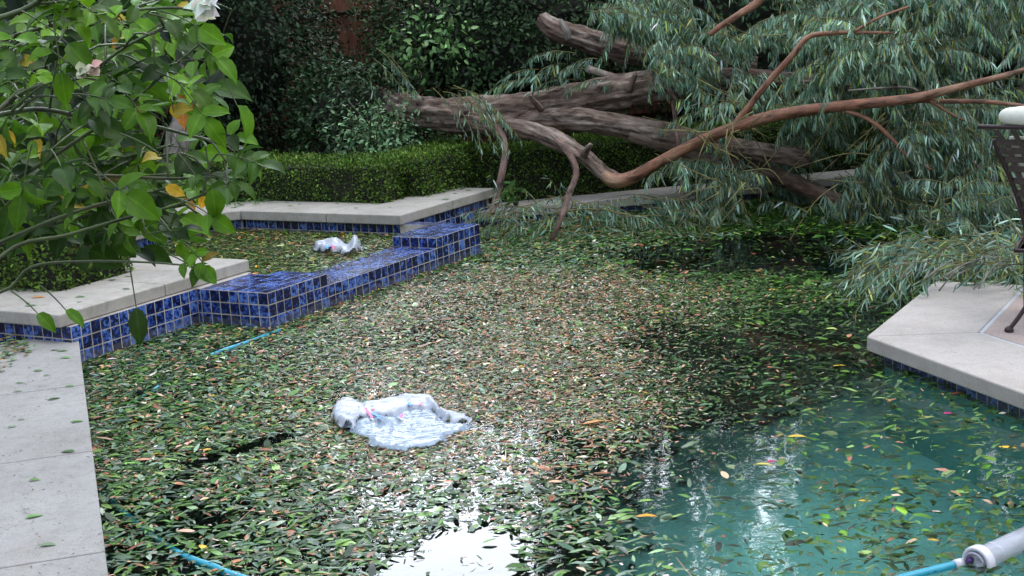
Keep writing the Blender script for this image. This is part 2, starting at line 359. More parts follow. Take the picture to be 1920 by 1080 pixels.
# ------------------------------------------------------------ plan of the pool
UA = Vector((math.cos(R(60)), math.sin(R(60)))); UB = Vector((UA.y, -UA.x)); O = Vector((-1.54, 9.18))
def lp(a, b): q = O + UA * a + UB * b; return (q.x, q.y)
TS = 0.0787; TZ = 3 * TS; CZ = TZ + .08            # tile pitch, top of three rows, top of raised coping
DZ = .14                                           # deck and low coping
DK0 = Vector((-2.60, 8.66)); DKd = Vector((.2886, -.9574)); DKn = Vector((-.9574, -.2886))
def dk(s, t): q = DK0 + DKd * s + DKn * t; return (q.x, q.y)   # s along the deck edge towards the camera, t away from the water
PA = Vector((1.839, 7.554)); Pd = Vector((.3195, -.9476)); Pn = Vector((.9476, .3195)); PB = PA + UA * 1.46
def pt(s, t): q = PA + Pd * s + Pn * t; return (q.x, q.y)
C0 = Vector((-.42, 12.69)); Cd = Vector((math.cos(R(14)), math.sin(R(14)))); Cn = Vector((-Cd.y, Cd.x))
def cc(s, t): q = C0 + Cd * s + Cn * t; return (q.x, q.y)

hole = [dk(6.9, .1), dk(0, .1), lp(-1.0, -.9), lp(.3, -.9), lp(.3, -2.75), lp(2.3, -2.8), lp(2.8, -2.4), lp(2.8, -.9), lp(3.75, -.9), cc(0, .2), cc(5.0, .2),
        (5.2, 9.2), lp(3.2 - 1.0, 5.2), (PB.x + .9, PB.y - .5), (PB.x + .1, PB.y - .06), (PA.x + .15, PA.y), pt(5.4, .12)]
outer = [(-60, -40), (60, -40), (60, 90), (-60, 90)]
def ring_sheet(name, outer, hole, z, m):
    pts = [Vector((x, y, z)) for x, y in outer] + [Vector((x, y, z)) for x, y in hole]
    tris = tessellate_polygon([[Vector((x, y, 0)) for x, y in outer], [Vector((x, y, 0)) for x, y in hole]])
    F = []
    for t in tris:
        a, b, c = (pts[i] for i in t)
        F.append(tuple(t) if (b - a).cross(c - a).z > 0 else tuple(reversed(t)))
    return build(name, pts, F, m)
tag(ring_sheet('ground', outer, hole, .09, M['soil']), kind='structure')
# basin
bx0, bx1, by0, by1, bz = -3.6, 6.2, 1.5, 14.6, -1.25
Vb = [(bx0, by0, bz), (bx1, by0, bz), (bx1, by1, bz), (bx0, by1, bz), (bx0, by0, .05), (bx1, by0, .05), (bx1, by1, .05), (bx0, by1, .05)]
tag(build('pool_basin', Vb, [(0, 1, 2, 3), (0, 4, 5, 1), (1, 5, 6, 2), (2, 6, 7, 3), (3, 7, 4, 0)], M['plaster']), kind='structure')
wv = [(bx0 + .01, by0 + .01, 0), (bx1 - .01, by0 + .01, 0), (bx1 - .01, by1 - .01, 0), (bx0 + .01, by1 - .01, 0)]
tag(build('pool_water', wv, [(0, 1, 2, 3)], M['water']), kind='structure')
sp = [lp(.5, -.3), lp(2.6, -.3), lp(2.6, -2.3), lp(2.35, -2.55), lp(.5, -2.55)]
SPZ = 2 * TS - .012
tag(build('spa_water', [(x, y, SPZ) for x, y in sp], [tuple(range(5))], M['water']), kind='structure')
spb = [lp(.4, -.2), lp(2.8, -.2), lp(2.8, -2.8), lp(.4, -2.8)]
tag(build('spa_floor', [(x, y, -.5) for x, y in spb], [(0, 1, 2, 3)], M['plaster']), kind='structure')

# ------------------------------------------------------------ tiles
class Tiles:
    def __init__(s): s.V, s.F, s.C, s.gV, s.gF = [], [], [], [], []
    def face(s, o, du, dv, nu, nv, nrm, fu=1.0, fv=1.0):
        """nu x nv tiles (the last column may be cut) from corner o; du, dv unit vectors"""
        o, du, dv, nrm = Vector(o), Vector(du), Vector(dv), Vector(nrm); g = .0035; h = .0022; cu = int(math.ceil(nu)); 
        for i in range(cu):
            ww = min(1, nu - i) * TS * fu
            if ww < .012: continue
            for j in range(int(nv)):
                r = (random.random(), random.random(), random.random(), 1); b = len(s.V); hh = h + random.uniform(-.0005, .0005)
                q = o + du * (i * TS * fu) + dv * (j * TS * fv)
                for (x, y, z) in ((g, g, 0), (ww - g, g, 0), (ww - g, TS * fv - g, 0), (g, TS * fv - g, 0)):
                    s.V.append(q + du * x + dv * y + nrm * .0004); s.C.append(r)
                e = g + .0018
                for (x, y) in ((e, e), (ww - e, e), (ww - e, TS * fv - e), (e, TS * fv - e)):
                    s.V.append(q + du * x + dv * y + nrm * hh); s.C.append(r)
                fs = [(0, 1, 5, 4), (1, 2, 6, 5), (2, 3, 7, 6), (3, 0, 4, 7), (4, 5, 6, 7)]
                if du.cross(dv).dot(nrm) < 0: fs = [tuple(reversed(f)) for f in fs]
                s.F += [tuple(b + k for k in f) for f in fs]
    def build(s, parent, name='tile_facing'):
        return build(name, s.V, s.F, M['tile'], parent, {'tile': s.C})
A3, B3, Z3 = Vector((*UA, 0)), Vector((*UB, 0)), Vector((0, 0, 1))
def p3(a, b, z): x, y = lp(a, b); return Vector((x, y, z))

# spillway wall: near block, low sill, far block
t = thing('spillway_wall', (*lp(1.3, 0), 0), 'blue mottled tile spillway wall stepping down between two end blocks beside the spa', 'spillway wall')
L1, L2, L3 = 8 * TS, 25.4 * TS, 33.4 * TS; BW = 7.4 * TS; SW = 5 * TS
prisms('masonry', [([lp(0, 0), lp(L1, 0), lp(L1, -SW), lp(.50, -SW), lp(.50, -BW - .02), lp(0, -BW - .02)], -1.2, TZ), ([lp(L1, 0), lp(L2, 0), lp(L2, -SW), lp(L1, -SW)], -1.2, 2 * TS),
                   ([lp(L2, 0), lp(L3, 0), lp(L3, -.66), lp(2.5, -.66), lp(2.5, -SW), lp(L2, -SW)], -1.2, TZ)], M['grout'], t)
T = Tiles()
T.face(p3(0, 0, -TS), A3, Z3, 8, 4, B3)                       # near block, long face
T.face(p3(L1, 0, -TS), A3, Z3, 17.4, 3, B3)
T.face(p3(L2, 0, -TS), A3, Z3, 8, 4, B3)
T.face(p3(0, 0, -TS), -B3, Z3, 7.4, 4, -A3)                   # face towards the camera
T.face(p3(L2, 0, 2 * TS), -B3, Z3, 5, 1, -A3)                 # step of the far block
T.face(p3(L1, 0, 2 * TS), -B3, Z3, 5, 1, A3)
T.face(p3(0, 0, TZ), A3, -B3, 8, 5, Z3); T.face(p3(0, -SW, TZ), A3, -B3, 6.3, 2.0, Z3)
T.face(p3(L1, 0, 2 * TS), A3, -B3, 17.4, 5, Z3); T.face(p3(L2, 0, TZ), A3, -B3, 8, 5, Z3); T.face(p3(2.5, -SW, TZ), A3, -B3, 1.6, 3, Z3)
T.face(p3(L3, 0, -TS), -B3, Z3, 8, 4, A3)
T.face(p3(0, -SW, 2 * TS - .06), A3, Z3, 8, 1, -B3)
T.build(t)

def wall_thing(name, loc, label, cat, walls, slabs, tiles, copmat='coping', z0=-1.2):
    t = thing(name, loc, label, cat)
    prisms('masonry', [(a_, -.115, c_) for a_, b_, c_ in walls], M['grout'], t); prisms('plaster', [(a_, -1.24, -.116) for a_, b_, c_ in walls], M['plaster'], t)
    c = prisms('coping', slabs, M[copmat], t); bevel(c, .009, 3)
    T = Tiles()
    for f in tiles: T.face(*f)
    T.build(t); return t
G = .0025
# planter wall at the left
WA = -1.10; WB = -.585
wall_thing('planter_wall', (*lp(-.3, -.6), 0), 'raised planter wall with pale concrete coping over three rows of blue tile, left of the pool', 'planter wall',
    [([lp(WA, WB), lp(.56, WB), lp(.56, -1.10), lp(WA + .45, -1.10), lp(WA + .45, -3.2), lp(WA, -3.2)], -1.2, TZ - .002),
     ([lp(.1, -1.1), lp(.56, -1.1), lp(.56, -3.0), lp(.1, -3.0)], -1.2, TZ - .002)],
    [([lp(WA - .05, WB - .05 + .1 - .05 + .0 - .03), lp(-.25 - G, WB - .03), lp(-.25 - G, -1.17), lp(WA + .5, -1.17), lp(WA + .5, -3.2), lp(WA - .05, -3.2)], TZ, CZ),
     ([lp(-.25 + G, WB - .03), lp(.585, WB - .03), lp(.585, -1.17 - G), lp(-.25 + G, -1.17 - G)], TZ, CZ),
     ([lp(.05, -1.18), lp(.585, -1.18), lp(.585, -2.45), lp(.05, -2.45)], TZ, CZ)],
    [(p3(WA, WB, -TS), A3, Z3, 14.0, 4, B3), (p3(WA, WB, -TS + .0), -B3, Z3, 26, 4, -A3), (p3(.56, -1.1 + .5, TS), -B3, Z3, 24, 2, A3)])
# spa back wall
wall_thing('spa_wall', (*lp(2.7, -1.4), 0), 'raised concrete coping wall around the back of the spa, in front of the clipped hedge', 'spa wall',
    [([lp(2.52, -.66), lp(3.90, -.66), lp(3.90, -1.1), lp(2.95, -1.1), lp(2.95, -2.3), lp(2.52, -2.28)], -1.2, TZ - .002),
     ([lp(2.52, -2.28), lp(2.95, -2.3), lp(2.4, -2.95), lp(2.32, -2.50)], -1.2, TZ - .002), ([lp(2.32, -2.50), lp(2.4, -2.95), lp(.5, -2.95), lp(.5, -2.50)], -1.2, TZ - .002)],
    [([lp(2.46, -.62), lp(3.0 - G + .25, -.62), lp(3.25 - G, -1.16), lp(3.0, -1.16), lp(3.0, -1.35 + G), lp(2.46, -1.35 + G)], TZ, CZ), ([lp(3.25 + G, -.62), lp(3.94, -.62), lp(3.94, -1.16), lp(3.25 + G, -1.16)], TZ, CZ),
     ([lp(2.46, -1.35 - G), lp(3.0, -1.35 - G), lp(3.0, -2.42), lp(2.46, -2.235)], TZ, CZ),
     ([lp(2.46, -2.24), lp(3.0, -2.425), lp(2.62, -2.97), lp(2.26, -2.44)], TZ, CZ), ([lp(2.255, -2.443), lp(2.615, -2.973), lp(1.3, -3.0), lp(1.3, -2.44)], TZ, CZ), ([lp(1.295, -2.44), lp(1.295, -3.0), lp(.6, -3.0), lp(.6, -2.44)], TZ, CZ)],
    [(p3(2.52, -.66, 0), -B3, Z3, 20.5, 3, -A3), (p3(L3, -.66, -TS), A3, Z3, 15.8, 4, B3), (p3(3.90, -.66, 0), -B3, Z3, 5, 3, A3),
     (p3(.5, -2.50, 0), A3, Z3, 23, 3, B3), (p3(2.32, -2.50, 0), (B3 * .22 + A3 * .2).normalized(), Z3, 3.7, 3, (B3 * .2 - A3 * .22).normalized())])
# low far wall of the pool
def c3(s, t, z): x, y = cc(s, t); return Vector((x, y, z))
Cd3, Cn3 = Vector((*Cd, 0)), Vector((*Cn, 0))
wall_thing('pool_edge_wall', (*cc(2.5, .1), 0), 'low grey concrete pool edge along the far side under the fallen tree', 'pool wall',
    [([cc(.05, .05), cc(6.2, .05), cc(6.2, .4), cc(.05, .4)], -1.2, DZ - .082)],
    [([cc(0, 0), cc(1.35 - G, 0), cc(1.35 - G, .42), cc(0, .42)], DZ - .08, DZ), ([cc(1.35 + G, 0), cc(2.9, 0), cc(2.9, .42), cc(1.35 + G, .42)], DZ - .08, DZ), ([cc(2.905, 0), cc(6.3, 0), cc(6.3, .42), cc(2.905, .42)], DZ - .08, DZ)],
    [(c3(.05, .05, -.1), Cd3, Z3, 76, 2, -Cn3)])
# left deck
SJ = [-.12, 1.205, 2.45, 3.755, 5.05, 6.9]
items = []
for i in range(5):
    s0, s1 = SJ[i] + .004, SJ[i + 1] - .004
    items.append(([dk(s0, 0), dk(s1, 0), dk(s1, 1.5), dk(s0, 1.5)], DZ - .08, DZ)); items.append(([dk(s0, 1.508), dk(s1, 1.508), dk(s1, 4.2), dk(s0, 4.2)], DZ - .08, DZ))
tag(bevel(prisms('pool_deck', items, M['deck']), .006, 2), kind='structure')
tag(prisms('deck_bed', [([dk(-.05, .02), dk(7, .02), dk(7, 4.2), dk(-.05, 4.2)], -1.24, DZ - .083)], M['plaster']), kind='structure')
# patio on the right
CW = .52; PI = PA + (UB * CW) + UA * (-CW * math.tan(R(0)))
# inner corner = meeting of both inner lines
_a = PA + UB * CW; _b = PA + Pn * CW
_den = UA.x * Pd.y - UA.y * Pd.x; _k = ((_b - _a).x * Pd.y - (_b - _a).y * Pd.x) / _den; PIN = _a + UA * _k
PBb = PB + UB * 3.5; gI = .010
q_ = lambda v: (v.x, v.y)
slabs = [([q_(PA), q_(PB), q_(PB + UB * CW), q_(PIN)], DZ - .08, DZ),
         ([(PA.x + .0, PA.y - .004), q_(PIN - UA * .004), q_(PIN + Pd * 4.6), pt(4.9, 0)], DZ - .08, DZ)]
tag(bevel(prisms('patio_coping', slabs, M['patio']), .009, 3), kind='structure')
inn = PIN + (UB + Pn).normalized() * .02
big = [([q_(PIN + UB * .022 + UA * .01), q_(PB + UB * (CW + .022)), q_(PB + UB * 3.5), q_(PIN + UB * 3.0 + UA * .01 - UA * .3)], DZ - .08, DZ - .001),
       ([q_(PIN + Pn * .022 + Pd * .004), q_(PIN + UB * 3.0 - UA * .31), q_(PIN + UB * 3.0 + Pd * 4.6), q_(PIN + Pn * .022 + Pd * 4.6)], DZ - .08, DZ - .001)]
tag(bevel(prisms('patio', big, M['pink']), .004, 1), kind='structure')
tag(prisms('patio_joint', [([q_(PIN + UA * .02), q_(PB + UB * CW), q_(PB + UB * (CW + .022)), q_(PIN + UB * .022 + UA * .02)], DZ - .06, DZ - .006),
                           ([q_(PIN), q_(PIN + Pn * .022), q_(PIN + Pn * .022 + Pd * 4.6), q_(PIN + Pd * 4.6)], DZ - .06, DZ - .006)], M['mastic']), kind='structure')
tt = thing('pool_side_wall', (PA.x + .1, PA.y - .3, 0), 'dark blue tiled pool wall tucked under the concrete patio edge', 'pool wall')
wl = [(PA.x + .09, PA.y - .01), q_(PB + UB * .05 - UA * .05), q_(PB + UB * 3.4 - UA * .05), q_(PIN + UB * 2.9 + Pd * 4.5), pt(4.85, .06)]
prisms('masonry', [(wl, -.115, DZ - .083)], M['grout'], tt); prisms('plaster', [(wl, -1.24, -.116)], M['plaster'], tt)
T = Tiles(); Pd3, Pn3 = Vector((*Pd, 0)), Vector((*Pn, 0))
w0 = Vector((wl[0][0], wl[0][1], -.1)); w1 = Vector((wl[4][0], wl[4][1], -.1)); dd = (w1 - w0).normalized()
T.face(w0, dd, Z3, int((w1 - w0).length / TS), 2, Vector((dd.y, -dd.x, 0)))
w2 = Vector((wl[1][0], wl[1][1], -.1)); de = (w2 - w0).normalized()
T.face(w0, de, Z3, int((w2 - w0).length / TS), 2, Vector((-de.y, de.x, 0)))
T.build(tt)

# ------------------------------------------------------------ leaves floating on the water
def inpoly(x, y, poly):
    r = np.zeros(len(x), bool); n = len(poly)
    for i in range(n):
        x0, y0 = poly[i]; x1, y1 = poly[(i + 1) % n]
        c = ((y0 > y) != (y1 > y)); xi = (x1 - x0) * (y - y0) / ((y1 - y0) if y1 != y0 else 1e-9) + x0
        r ^= c & (x < xi)
    return r
def segdist(x, y, pl):
    d = np.full(len(x), 1e9)
    for (x0, y0), (x1, y1) in zip(pl[:-1], pl[1:]):
        dx, dy = x1 - x0, y1 - y0; t = np.clip(((x - x0) * dx + (y - y0) * dy) / (dx * dx + dy * dy), 0, 1)
        d = np.minimum(d, np.hypot(x - x0 - t * dx, (y - y0 - t * dy) * 1.6))
    return d
def fbm(P, s, seed=0):
    return np.array([noise.fractal(Vector((p[0] * s + seed, p[1] * s, seed)), 1.0, 2.0, 3) for p in P])
def vnoise(x, y, s, seed):      # cheap value noise, vectorised
    g = np.random.default_rng(seed).random((64, 64)); X = x * s + 17; Y = y * s + 17
    i = np.floor(X).astype(int); j = np.floor(Y).astype(int); fx = X - i; fy = Y - j
    fx = fx * fx * (3 - 2 * fx); fy = fy * fy * (3 - 2 * fy); i %= 64; j %= 64; i1 = (i + 1) % 64; j1 = (j + 1) % 64
    return g[i, j] * (1 - fx) * (1 - fy) + g[i1, j] * fx * (1 - fy) + g[i, j1] * (1 - fx) * fy + g[i1, j1] * fx * fy
def blend(d, px, py, poly, val, soft=45):
    """set density towards val inside poly with a soft edge"""
    ins = inpoly(px, py, poly); e = segdist(px, py, poly + [poly[0]])
    wgt = np.where(ins, np.clip(.5 + e / (2 * soft), 0, 1), np.clip(.5 - e / (2 * soft), 0, 1)); return d * (1 - wgt) + val * wgt
def density(x, y):
    P = np.stack([x, y, np.zeros_like(x)], 1); px, py = to_px(P); d = np.ones(len(x))
    d = blend(d, px, py, [(1180, 600), (1660, 560), (1700, 720), (2000, 800), (2000, 1200), (1130, 1200), (1100, 880), (1250, 760)], .15, 80)
    d = blend(d, px, py, [(1240, 900), (1420, 860), (1640, 735), (1760, 735), (1880, 850), (1840, 940), (1600, 990), (1560, 1200), (1150, 1200)], .13, 90)
    d = blend(d, px, py, [(1520, 925), (1700, 905), (1860, 860), (2100, 860), (2100, 1200), (1720, 1200), (1560, 1010)], .26, 30)
    d = blend(d, px, py, [(1130, 470), (1420, 430), (1700, 440), (1700, 540), (1500, 520), (1200, 520)], .06, 22)
    d = blend(d, px, py, [(1640, 470), (1900, 470), (1720, 540), (1620, 640), (1560, 600)], .2, 20)
    d = blend(d, px, py, [(860, 930), (990, 920), (1010, 1100), (1010, 1300), (700, 1300), (700, 1030), (790, 1030)], .02, 26)
    d = blend(d, px, py, [(980, 860), (1130, 850), (1180, 1200), (1000, 1200)], .25, 40)
    d = blend(d, px, py, [(200, 960), (560, 960), (700, 1100), (700, 1300), (200, 1300)], .5, 40)
    d = blend(d, px, py, [(820, 860), (1130, 840), (1180, 1000), (1000, 1000), (900, 980), (700, 1000), (690, 940)], .62, 40)
    c = segdist(px, py, [(325, 935), (355, 885), (400, 862), (460, 845), (505, 830), (545, 822)]); d *= np.clip((c - 9) / 9, 0, 1)
    c = segdist(px, py, [(325, 935), (345, 965), (430, 990)]); d *= np.clip((c - 3) / 12, .15, 1)
    c = segdist(px, py, [(885, 800), (960, 815), (1060, 822), (1120, 850)]); d *= np.clip((c - 2) / 26, .25, 1)
    for pl in ([(400, 665), (465, 642), (530, 618)], [(272, 742), (298, 728)], [(352, 1045), (400, 1062), (460, 1085)], [(1700, 1082), (1795, 1060)]):
        c = segdist(px, py, pl); d *= np.clip((c - 5) / 10, .40, 1)
    big = vnoise(x, y, 2.2, 3) * .6 + vnoise(x, y, 6.5, 4) * .4
    return d * np.clip(.35 + 1.3 * big, .3, 1.15), px, py, big
GREEN = [(.018, .052, .012), (.04, .11, .02), (.085, .19, .035), (.07, .13, .085), (.12, .20, .145), (.17, .30, .07), (.28, .37, .26), (.27, .10, .055), (.42, .19, .11), (.56, .34, .24), (.68, .60, .52), (.60, .36, .04)]
def float_leaves(name, n, bounds, region, z, zvar, mixw_, label, keep=None, lens=(.045, .085), tilt=.09, narrow=.6, dens=None, parent=None, bits=.0):
    x = rng.uniform(bounds[0], bounds[1], n); y = rng.uniform(bounds[2], bounds[3], n)
    k = inpoly(x, y, region); x, y = x[k], y[k]
    if dens is not None:
        d, px, py, big = density(x, y); k = rng.random(len(x)) < d * dens(px, py, big); x, y = x[k], y[k]
    n = len(x); P = np.stack([x, y, z + rng.random(n) * zvar], 1)
    a = rng.uniform(0, 2 * np.pi, n); D = np.stack([np.cos(a), np.sin(a), rng.normal(0, tilt * .5, n)], 1)
    Nn = np.stack([rng.normal(0, tilt, n), rng.normal(0, tilt, n), np.ones(n)], 1)
    L = lens[0] + (lens[1] * 1.15 - lens[0]) * rng.random(n) ** 1.7; nar = rng.random(n) < narrow
    W = np.where(nar, rng.uniform(.13, .25, n), rng.uniform(.26, .46, n)) * L
    C = pal(n, GREEN, mixw_, .3)
    if dens is not None:        # fresher, darker green leaves drift on the open right side
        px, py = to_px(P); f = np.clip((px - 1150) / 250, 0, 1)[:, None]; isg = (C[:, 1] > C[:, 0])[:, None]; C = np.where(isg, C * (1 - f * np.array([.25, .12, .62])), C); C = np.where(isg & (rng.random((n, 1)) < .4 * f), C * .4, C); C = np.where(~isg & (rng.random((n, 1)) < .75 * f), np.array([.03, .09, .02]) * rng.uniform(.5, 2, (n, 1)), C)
    return P, D, Nn, L, W, C, rng.normal(0, .10, n)
PR = [dk(6.6, .0), dk(.02, .0), lp(WA, WB + .0), lp(0, WB), lp(0, .0), lp(L3, 0), lp(L3, -.6), lp(3.9, -.6), cc(.2, .03), cc(5.4, .03), (5.0, 9.8), q_(PB + UB * 2.0 + UA * .0), q_(PB), q_(PA + UB * .05), pt(4.8, .05)]
BD = (-2.8, 5.2, 4.2, 14.1)
def brownish(px, py, big, k=1.5):      # fine pink brown debris gathered down the middle of the pool
    return np.clip(.14 + k * np.exp(-((px - 1050) / 360) ** 2) * np.clip((py - 500) / 60, 0, 1) * np.clip((960 - py) / 120, 0, 1) * (.6 + .8 * big), .10, 1.0)
sets = []
MIXG = [15, 13, 11, 9, 7, 5, 2, 1.6, 1.2, 1.0, .5, .5]
MIXS = [4, 6, 5, 7, 8, 5, 3, 5, 6, 5, 2.0, .8]
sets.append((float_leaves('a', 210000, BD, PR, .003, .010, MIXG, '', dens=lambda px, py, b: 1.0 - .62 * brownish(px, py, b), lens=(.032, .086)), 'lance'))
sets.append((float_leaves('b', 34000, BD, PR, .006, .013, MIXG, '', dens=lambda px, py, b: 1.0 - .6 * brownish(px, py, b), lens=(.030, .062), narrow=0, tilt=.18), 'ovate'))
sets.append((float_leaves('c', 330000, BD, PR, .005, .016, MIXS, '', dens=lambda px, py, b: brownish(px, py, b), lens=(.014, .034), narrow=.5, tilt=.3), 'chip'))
BRN = [.5, .5, .5, 1, 2, 2.5, 2, 6, 9, 11, 8, 1]
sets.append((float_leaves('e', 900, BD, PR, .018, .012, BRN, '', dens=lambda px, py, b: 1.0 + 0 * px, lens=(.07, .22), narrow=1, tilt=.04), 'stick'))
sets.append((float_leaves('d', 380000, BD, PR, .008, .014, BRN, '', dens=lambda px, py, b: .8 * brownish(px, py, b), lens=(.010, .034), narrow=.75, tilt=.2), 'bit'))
root = tag(bpy.data.objects.new('leaf_litter', None), kind='stuff')
nm = {'lance': 'narrow_leaves', 'ovate': 'broad_leaves', 'chip': 'leaf_fragments', 'bit': 'bark_fragments'}
def merge_leafobjs(objs, name):
    """join several leaf meshes into one mesh object without operators"""
    Vs, LIs, LTs, Cs, off = [], [], [], [], 0
    for o in objs:
        m = o.data; v = np.empty(len(m.vertices) * 3, np.float32); m.vertices.foreach_get('co', v)
        li = np.empty(len(m.loops), np.int32); m.loops.foreach_get('vertex_index', li)
        lt = np.empty(len(m.polygons), np.int32); m.polygons.foreach_get('loop_total', lt)
        c = np.empty(len(m.vertices) * 4, np.float32); m.attributes['leafcol'].data.foreach_get('color', c)
        Vs.append(v); LIs.append(li + off); LTs.append(lt); Cs.append(c); off += len(m.vertices)
    V = np.concatenate(Vs); LI = np.concatenate(LIs); LT = np.concatenate(LTs)
    m = bpy.data.meshes.new(name); m.vertices.add(off); m.vertices.foreach_set('co', V)
    m.loops.add(len(LI)); m.loops.foreach_set('vertex_index', LI); m.polygons.add(len(LT))
    m.polygons.foreach_set('loop_start', np.concatenate([[0], np.cumsum(LT)[:-1]]).astype(np.int32)); m.polygons.foreach_set('loop_total', LT)
    m.update(calc_edges=True); a = m.attributes.new('leafcol', 'FLOAT_COLOR', 'POINT'); a.data.foreach_set('color', np.concatenate(Cs))
    m.polygons.foreach_set('use_smooth', np.ones(len(LT), bool)); m.materials.append(objs[0].data.materials[0])
    par = objs[0].parent
    for o in objs: md = o.data; bpy.data.objects.remove(o); bpy.data.meshes.remove(md)
    return link(bpy.data.objects.new(name, m), par)
os_ = []
for s, tm in sets:
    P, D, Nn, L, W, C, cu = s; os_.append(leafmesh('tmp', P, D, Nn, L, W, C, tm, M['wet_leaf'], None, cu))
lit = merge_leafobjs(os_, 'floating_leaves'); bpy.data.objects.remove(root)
tag(lit, 'mat of green and brown leaves floating over the pool', 'leaves', kind='stuff')
# spa leaves
SR = [lp(.6, -.30), lp(2.5, -.36), lp(2.5, -2.3), lp(2.3, -2.48), lp(.6, -2.48)]
os_ = []
for n_, tm, ln, mx in ((9000, 'lance', (.035, .07), MIXG), (4000, 'ovate', (.03, .05), MIXG), (14000, 'chip', (.012, .03), MIXS)):
    P, D, Nn, L, W, C, cu = float_leaves('s', n_ * 3, (-4, 1, 9, 13), SR, SPZ + .003, .014, mx, '', lens=ln)
    C = C * np.array([1.1, .95, .6]); os_.append(leafmesh('tmp', P, D, Nn, L, W, C, tm, M['wet_leaf'], None, cu))
tag(merge_leafobjs(os_, 'spa_leaves'), 'mat of olive green leaves floating in the raised spa', 'leaves', kind='stuff')
# sunken litter on the pool floor
x = rng.uniform(-2.5, 5.5, 120000); y = rng.uniform(4.0, 14, 120000); vn = vnoise(x, y, 1.6, 8) * .5 + vnoise(x, y, 5, 9) * .5
clear = np.clip(np.minimum(-.73 * ((y - 7.55) - .93 * (x - .7)), (x - .25) * .9) / 1.0 + .25, 0, 1)      # leaves thin out towards the near right of the floor
k = (rng.random(len(x)) < np.clip(.95 - 1.35 * clear + 1.2 * (vn - .5), .015, 1) ** 1.8); x, y = x[k], y[k]; n = len(x)
P = np.stack([x, y, bz + .01 + rng.random(n) * .02], 1); a = rng.uniform(0, 6.28, n)
tag(leafmesh('sunken_leaves', P, np.stack([np.cos(a), np.sin(a), 0 * a], 1), np.stack([rng.normal(0, .1, n), rng.normal(0, .1, n), np.ones(n)], 1), rng.uniform(.05, .11, n), rng.uniform(.02, .045, n), pal(n, [(.008, .02, .012), (.014, .016, .010)], [1, 1]), 'lance', M['leaf']), 'dark leaves sunk on the teal pool floor', 'leaves', kind='stuff')
# a few leaves on the sill and copings, each lying alone
def lone_leaf(name, px, py, z, ang, ln, c, label, cat, group=None, tm='ovate', wd=.45, tilt=.12):
    p = at(px, py, z); a = R(ang)
    P = np.array([[0, 0, .004]]); D = np.array([[math.cos(a), math.sin(a), tilt * .4]]); Nn = np.array([[random.uniform(-tilt, tilt), random.uniform(-tilt, tilt), 1]])
    o = leafmesh(name, P, D, Nn, np.array([ln]), np.array([ln * wd]), np.array([c]), tm, M['leaf'], None, np.array([.08])); o.location = p
    return tag(o, label, cat, group)
gcols = [(.12, .26, .07), (.15, .32, .09), (.18, .27, .16), (.07, .15, .05)]
ORD = ['first', 'second', 'third', 'fourth', 'fifth', 'sixth', 'seventh', 'eighth', 'ninth', 'tenth', 'eleventh', 'twelfth', 'thirteenth', 'fourteenth', 'fifteenth']
for i, (px, py, an, ln) in enumerate(sorted([(105, 660, 10, .07), (112, 672, -10, .07), (60, 697, 5, .065), (88, 752, 40, .075), (130, 793, 10, .07), (142, 848, 170, .075), (52, 903, 10, .055), (46, 974, 30, .075), (72, 1025, 5, .07), (24, 736, 20, .05), (12, 803, 20, .05), (32, 788, 0, .04), (120, 726, 5, .06), (28, 720, 10, .05), (80, 706, 20, .04)], key=lambda v: v[1])):
    lone_leaf('fallen_leaf', px, py, DZ, an, ln, gcols[i % 4], ORD[i] + ' green leaf from the planter wall lying alone on the left deck', 'leaf', 'leaves fallen on the left deck')
for i, (px, py, an, ln) in enumerate(sorted([(538, 387, 0, .06), (627, 383, 20, .05), (662, 391, 0, .05), (728, 390, 40, .035), (827, 375, 10, .08), (800, 370, 60, .05), (782, 362, 30, .06), (848, 364, 0, .05), (560, 384, 70, .04), (430, 391, 20, .06), (700, 384, 10, .04), (872, 358, 10, .06)])):
    lone_leaf('fallen_leaf', px, py, CZ, an, ln, gcols[(i + 1) % 4], ORD[i] + ' green leaf from the left on the raised coping behind the spa', 'leaf', 'leaves on the spa coping')
for i, (px, py, an, ln) in enumerate(sorted([(45, 575, 10, .08), (143, 568, 30, .04), (140, 558, 0, .07), (228, 543, -10, .06), (50, 571, 90, .05), (200, 527, 20, .07), (232, 520, 10, .06)])):
    lone_leaf('fallen_leaf', px, py, CZ, an, ln, gcols[(i + 2) % 4], ORD[i] + ' green leaf from the left on the planter wall coping', 'leaf', 'leaves on the planter coping')
lone_leaf('dry_leaf', 1090, 797, .016, 15, .16, (.62, .30, .10), 'large orange dry leaf floating right of the plastic bag', 'leaf', None, 'lance', .3, .1)
lone_leaf('dry_leaf', 57, 560, CZ, 10, .10, (.6, .28, .08), 'orange brown leaf lying at the hedge on the planter coping', 'leaf', None, 'ovate', .3)
lone_leaf('petal', 1437, 869, .016, 20, .05, (.62, .02, .16), 'magenta petal floating beside a yellow leaf', 'petal', None, 'ovate', .7)
lone_leaf('petal', 1768, 777, .014, 0, .045, (.60, .02, .20), 'magenta petal floating under the patio edge', 'petal', None, 'ovate', .7)
lone_leaf('yellow_leaf', 1412, 873, .02, -10, .09, (.55, .50, .12), 'pale yellow green leaf floating beside a magenta petal', 'leaf', None, 'ovate', .4)
lone_leaf('yellow_leaf', 1475, 820, .014, -10, .09, (.65, .45, .05), 'bright yellow leaf floating on the teal water', 'leaf', None, 'lance', .3)
lone_leaf('yellow_leaf', 1190, 970, .018, -5, .09, (.70, .32, .03), 'orange yellow leaf floating right of the bright sky reflection', 'leaf', None, 'lance', .3)
lone_leaf('broad_leaf', 755, 650, .018, 30, .13, (.05, .11, .04), 'large dark green leaf floating on the leaf mat', 'leaf', None, 'ovate', .5)
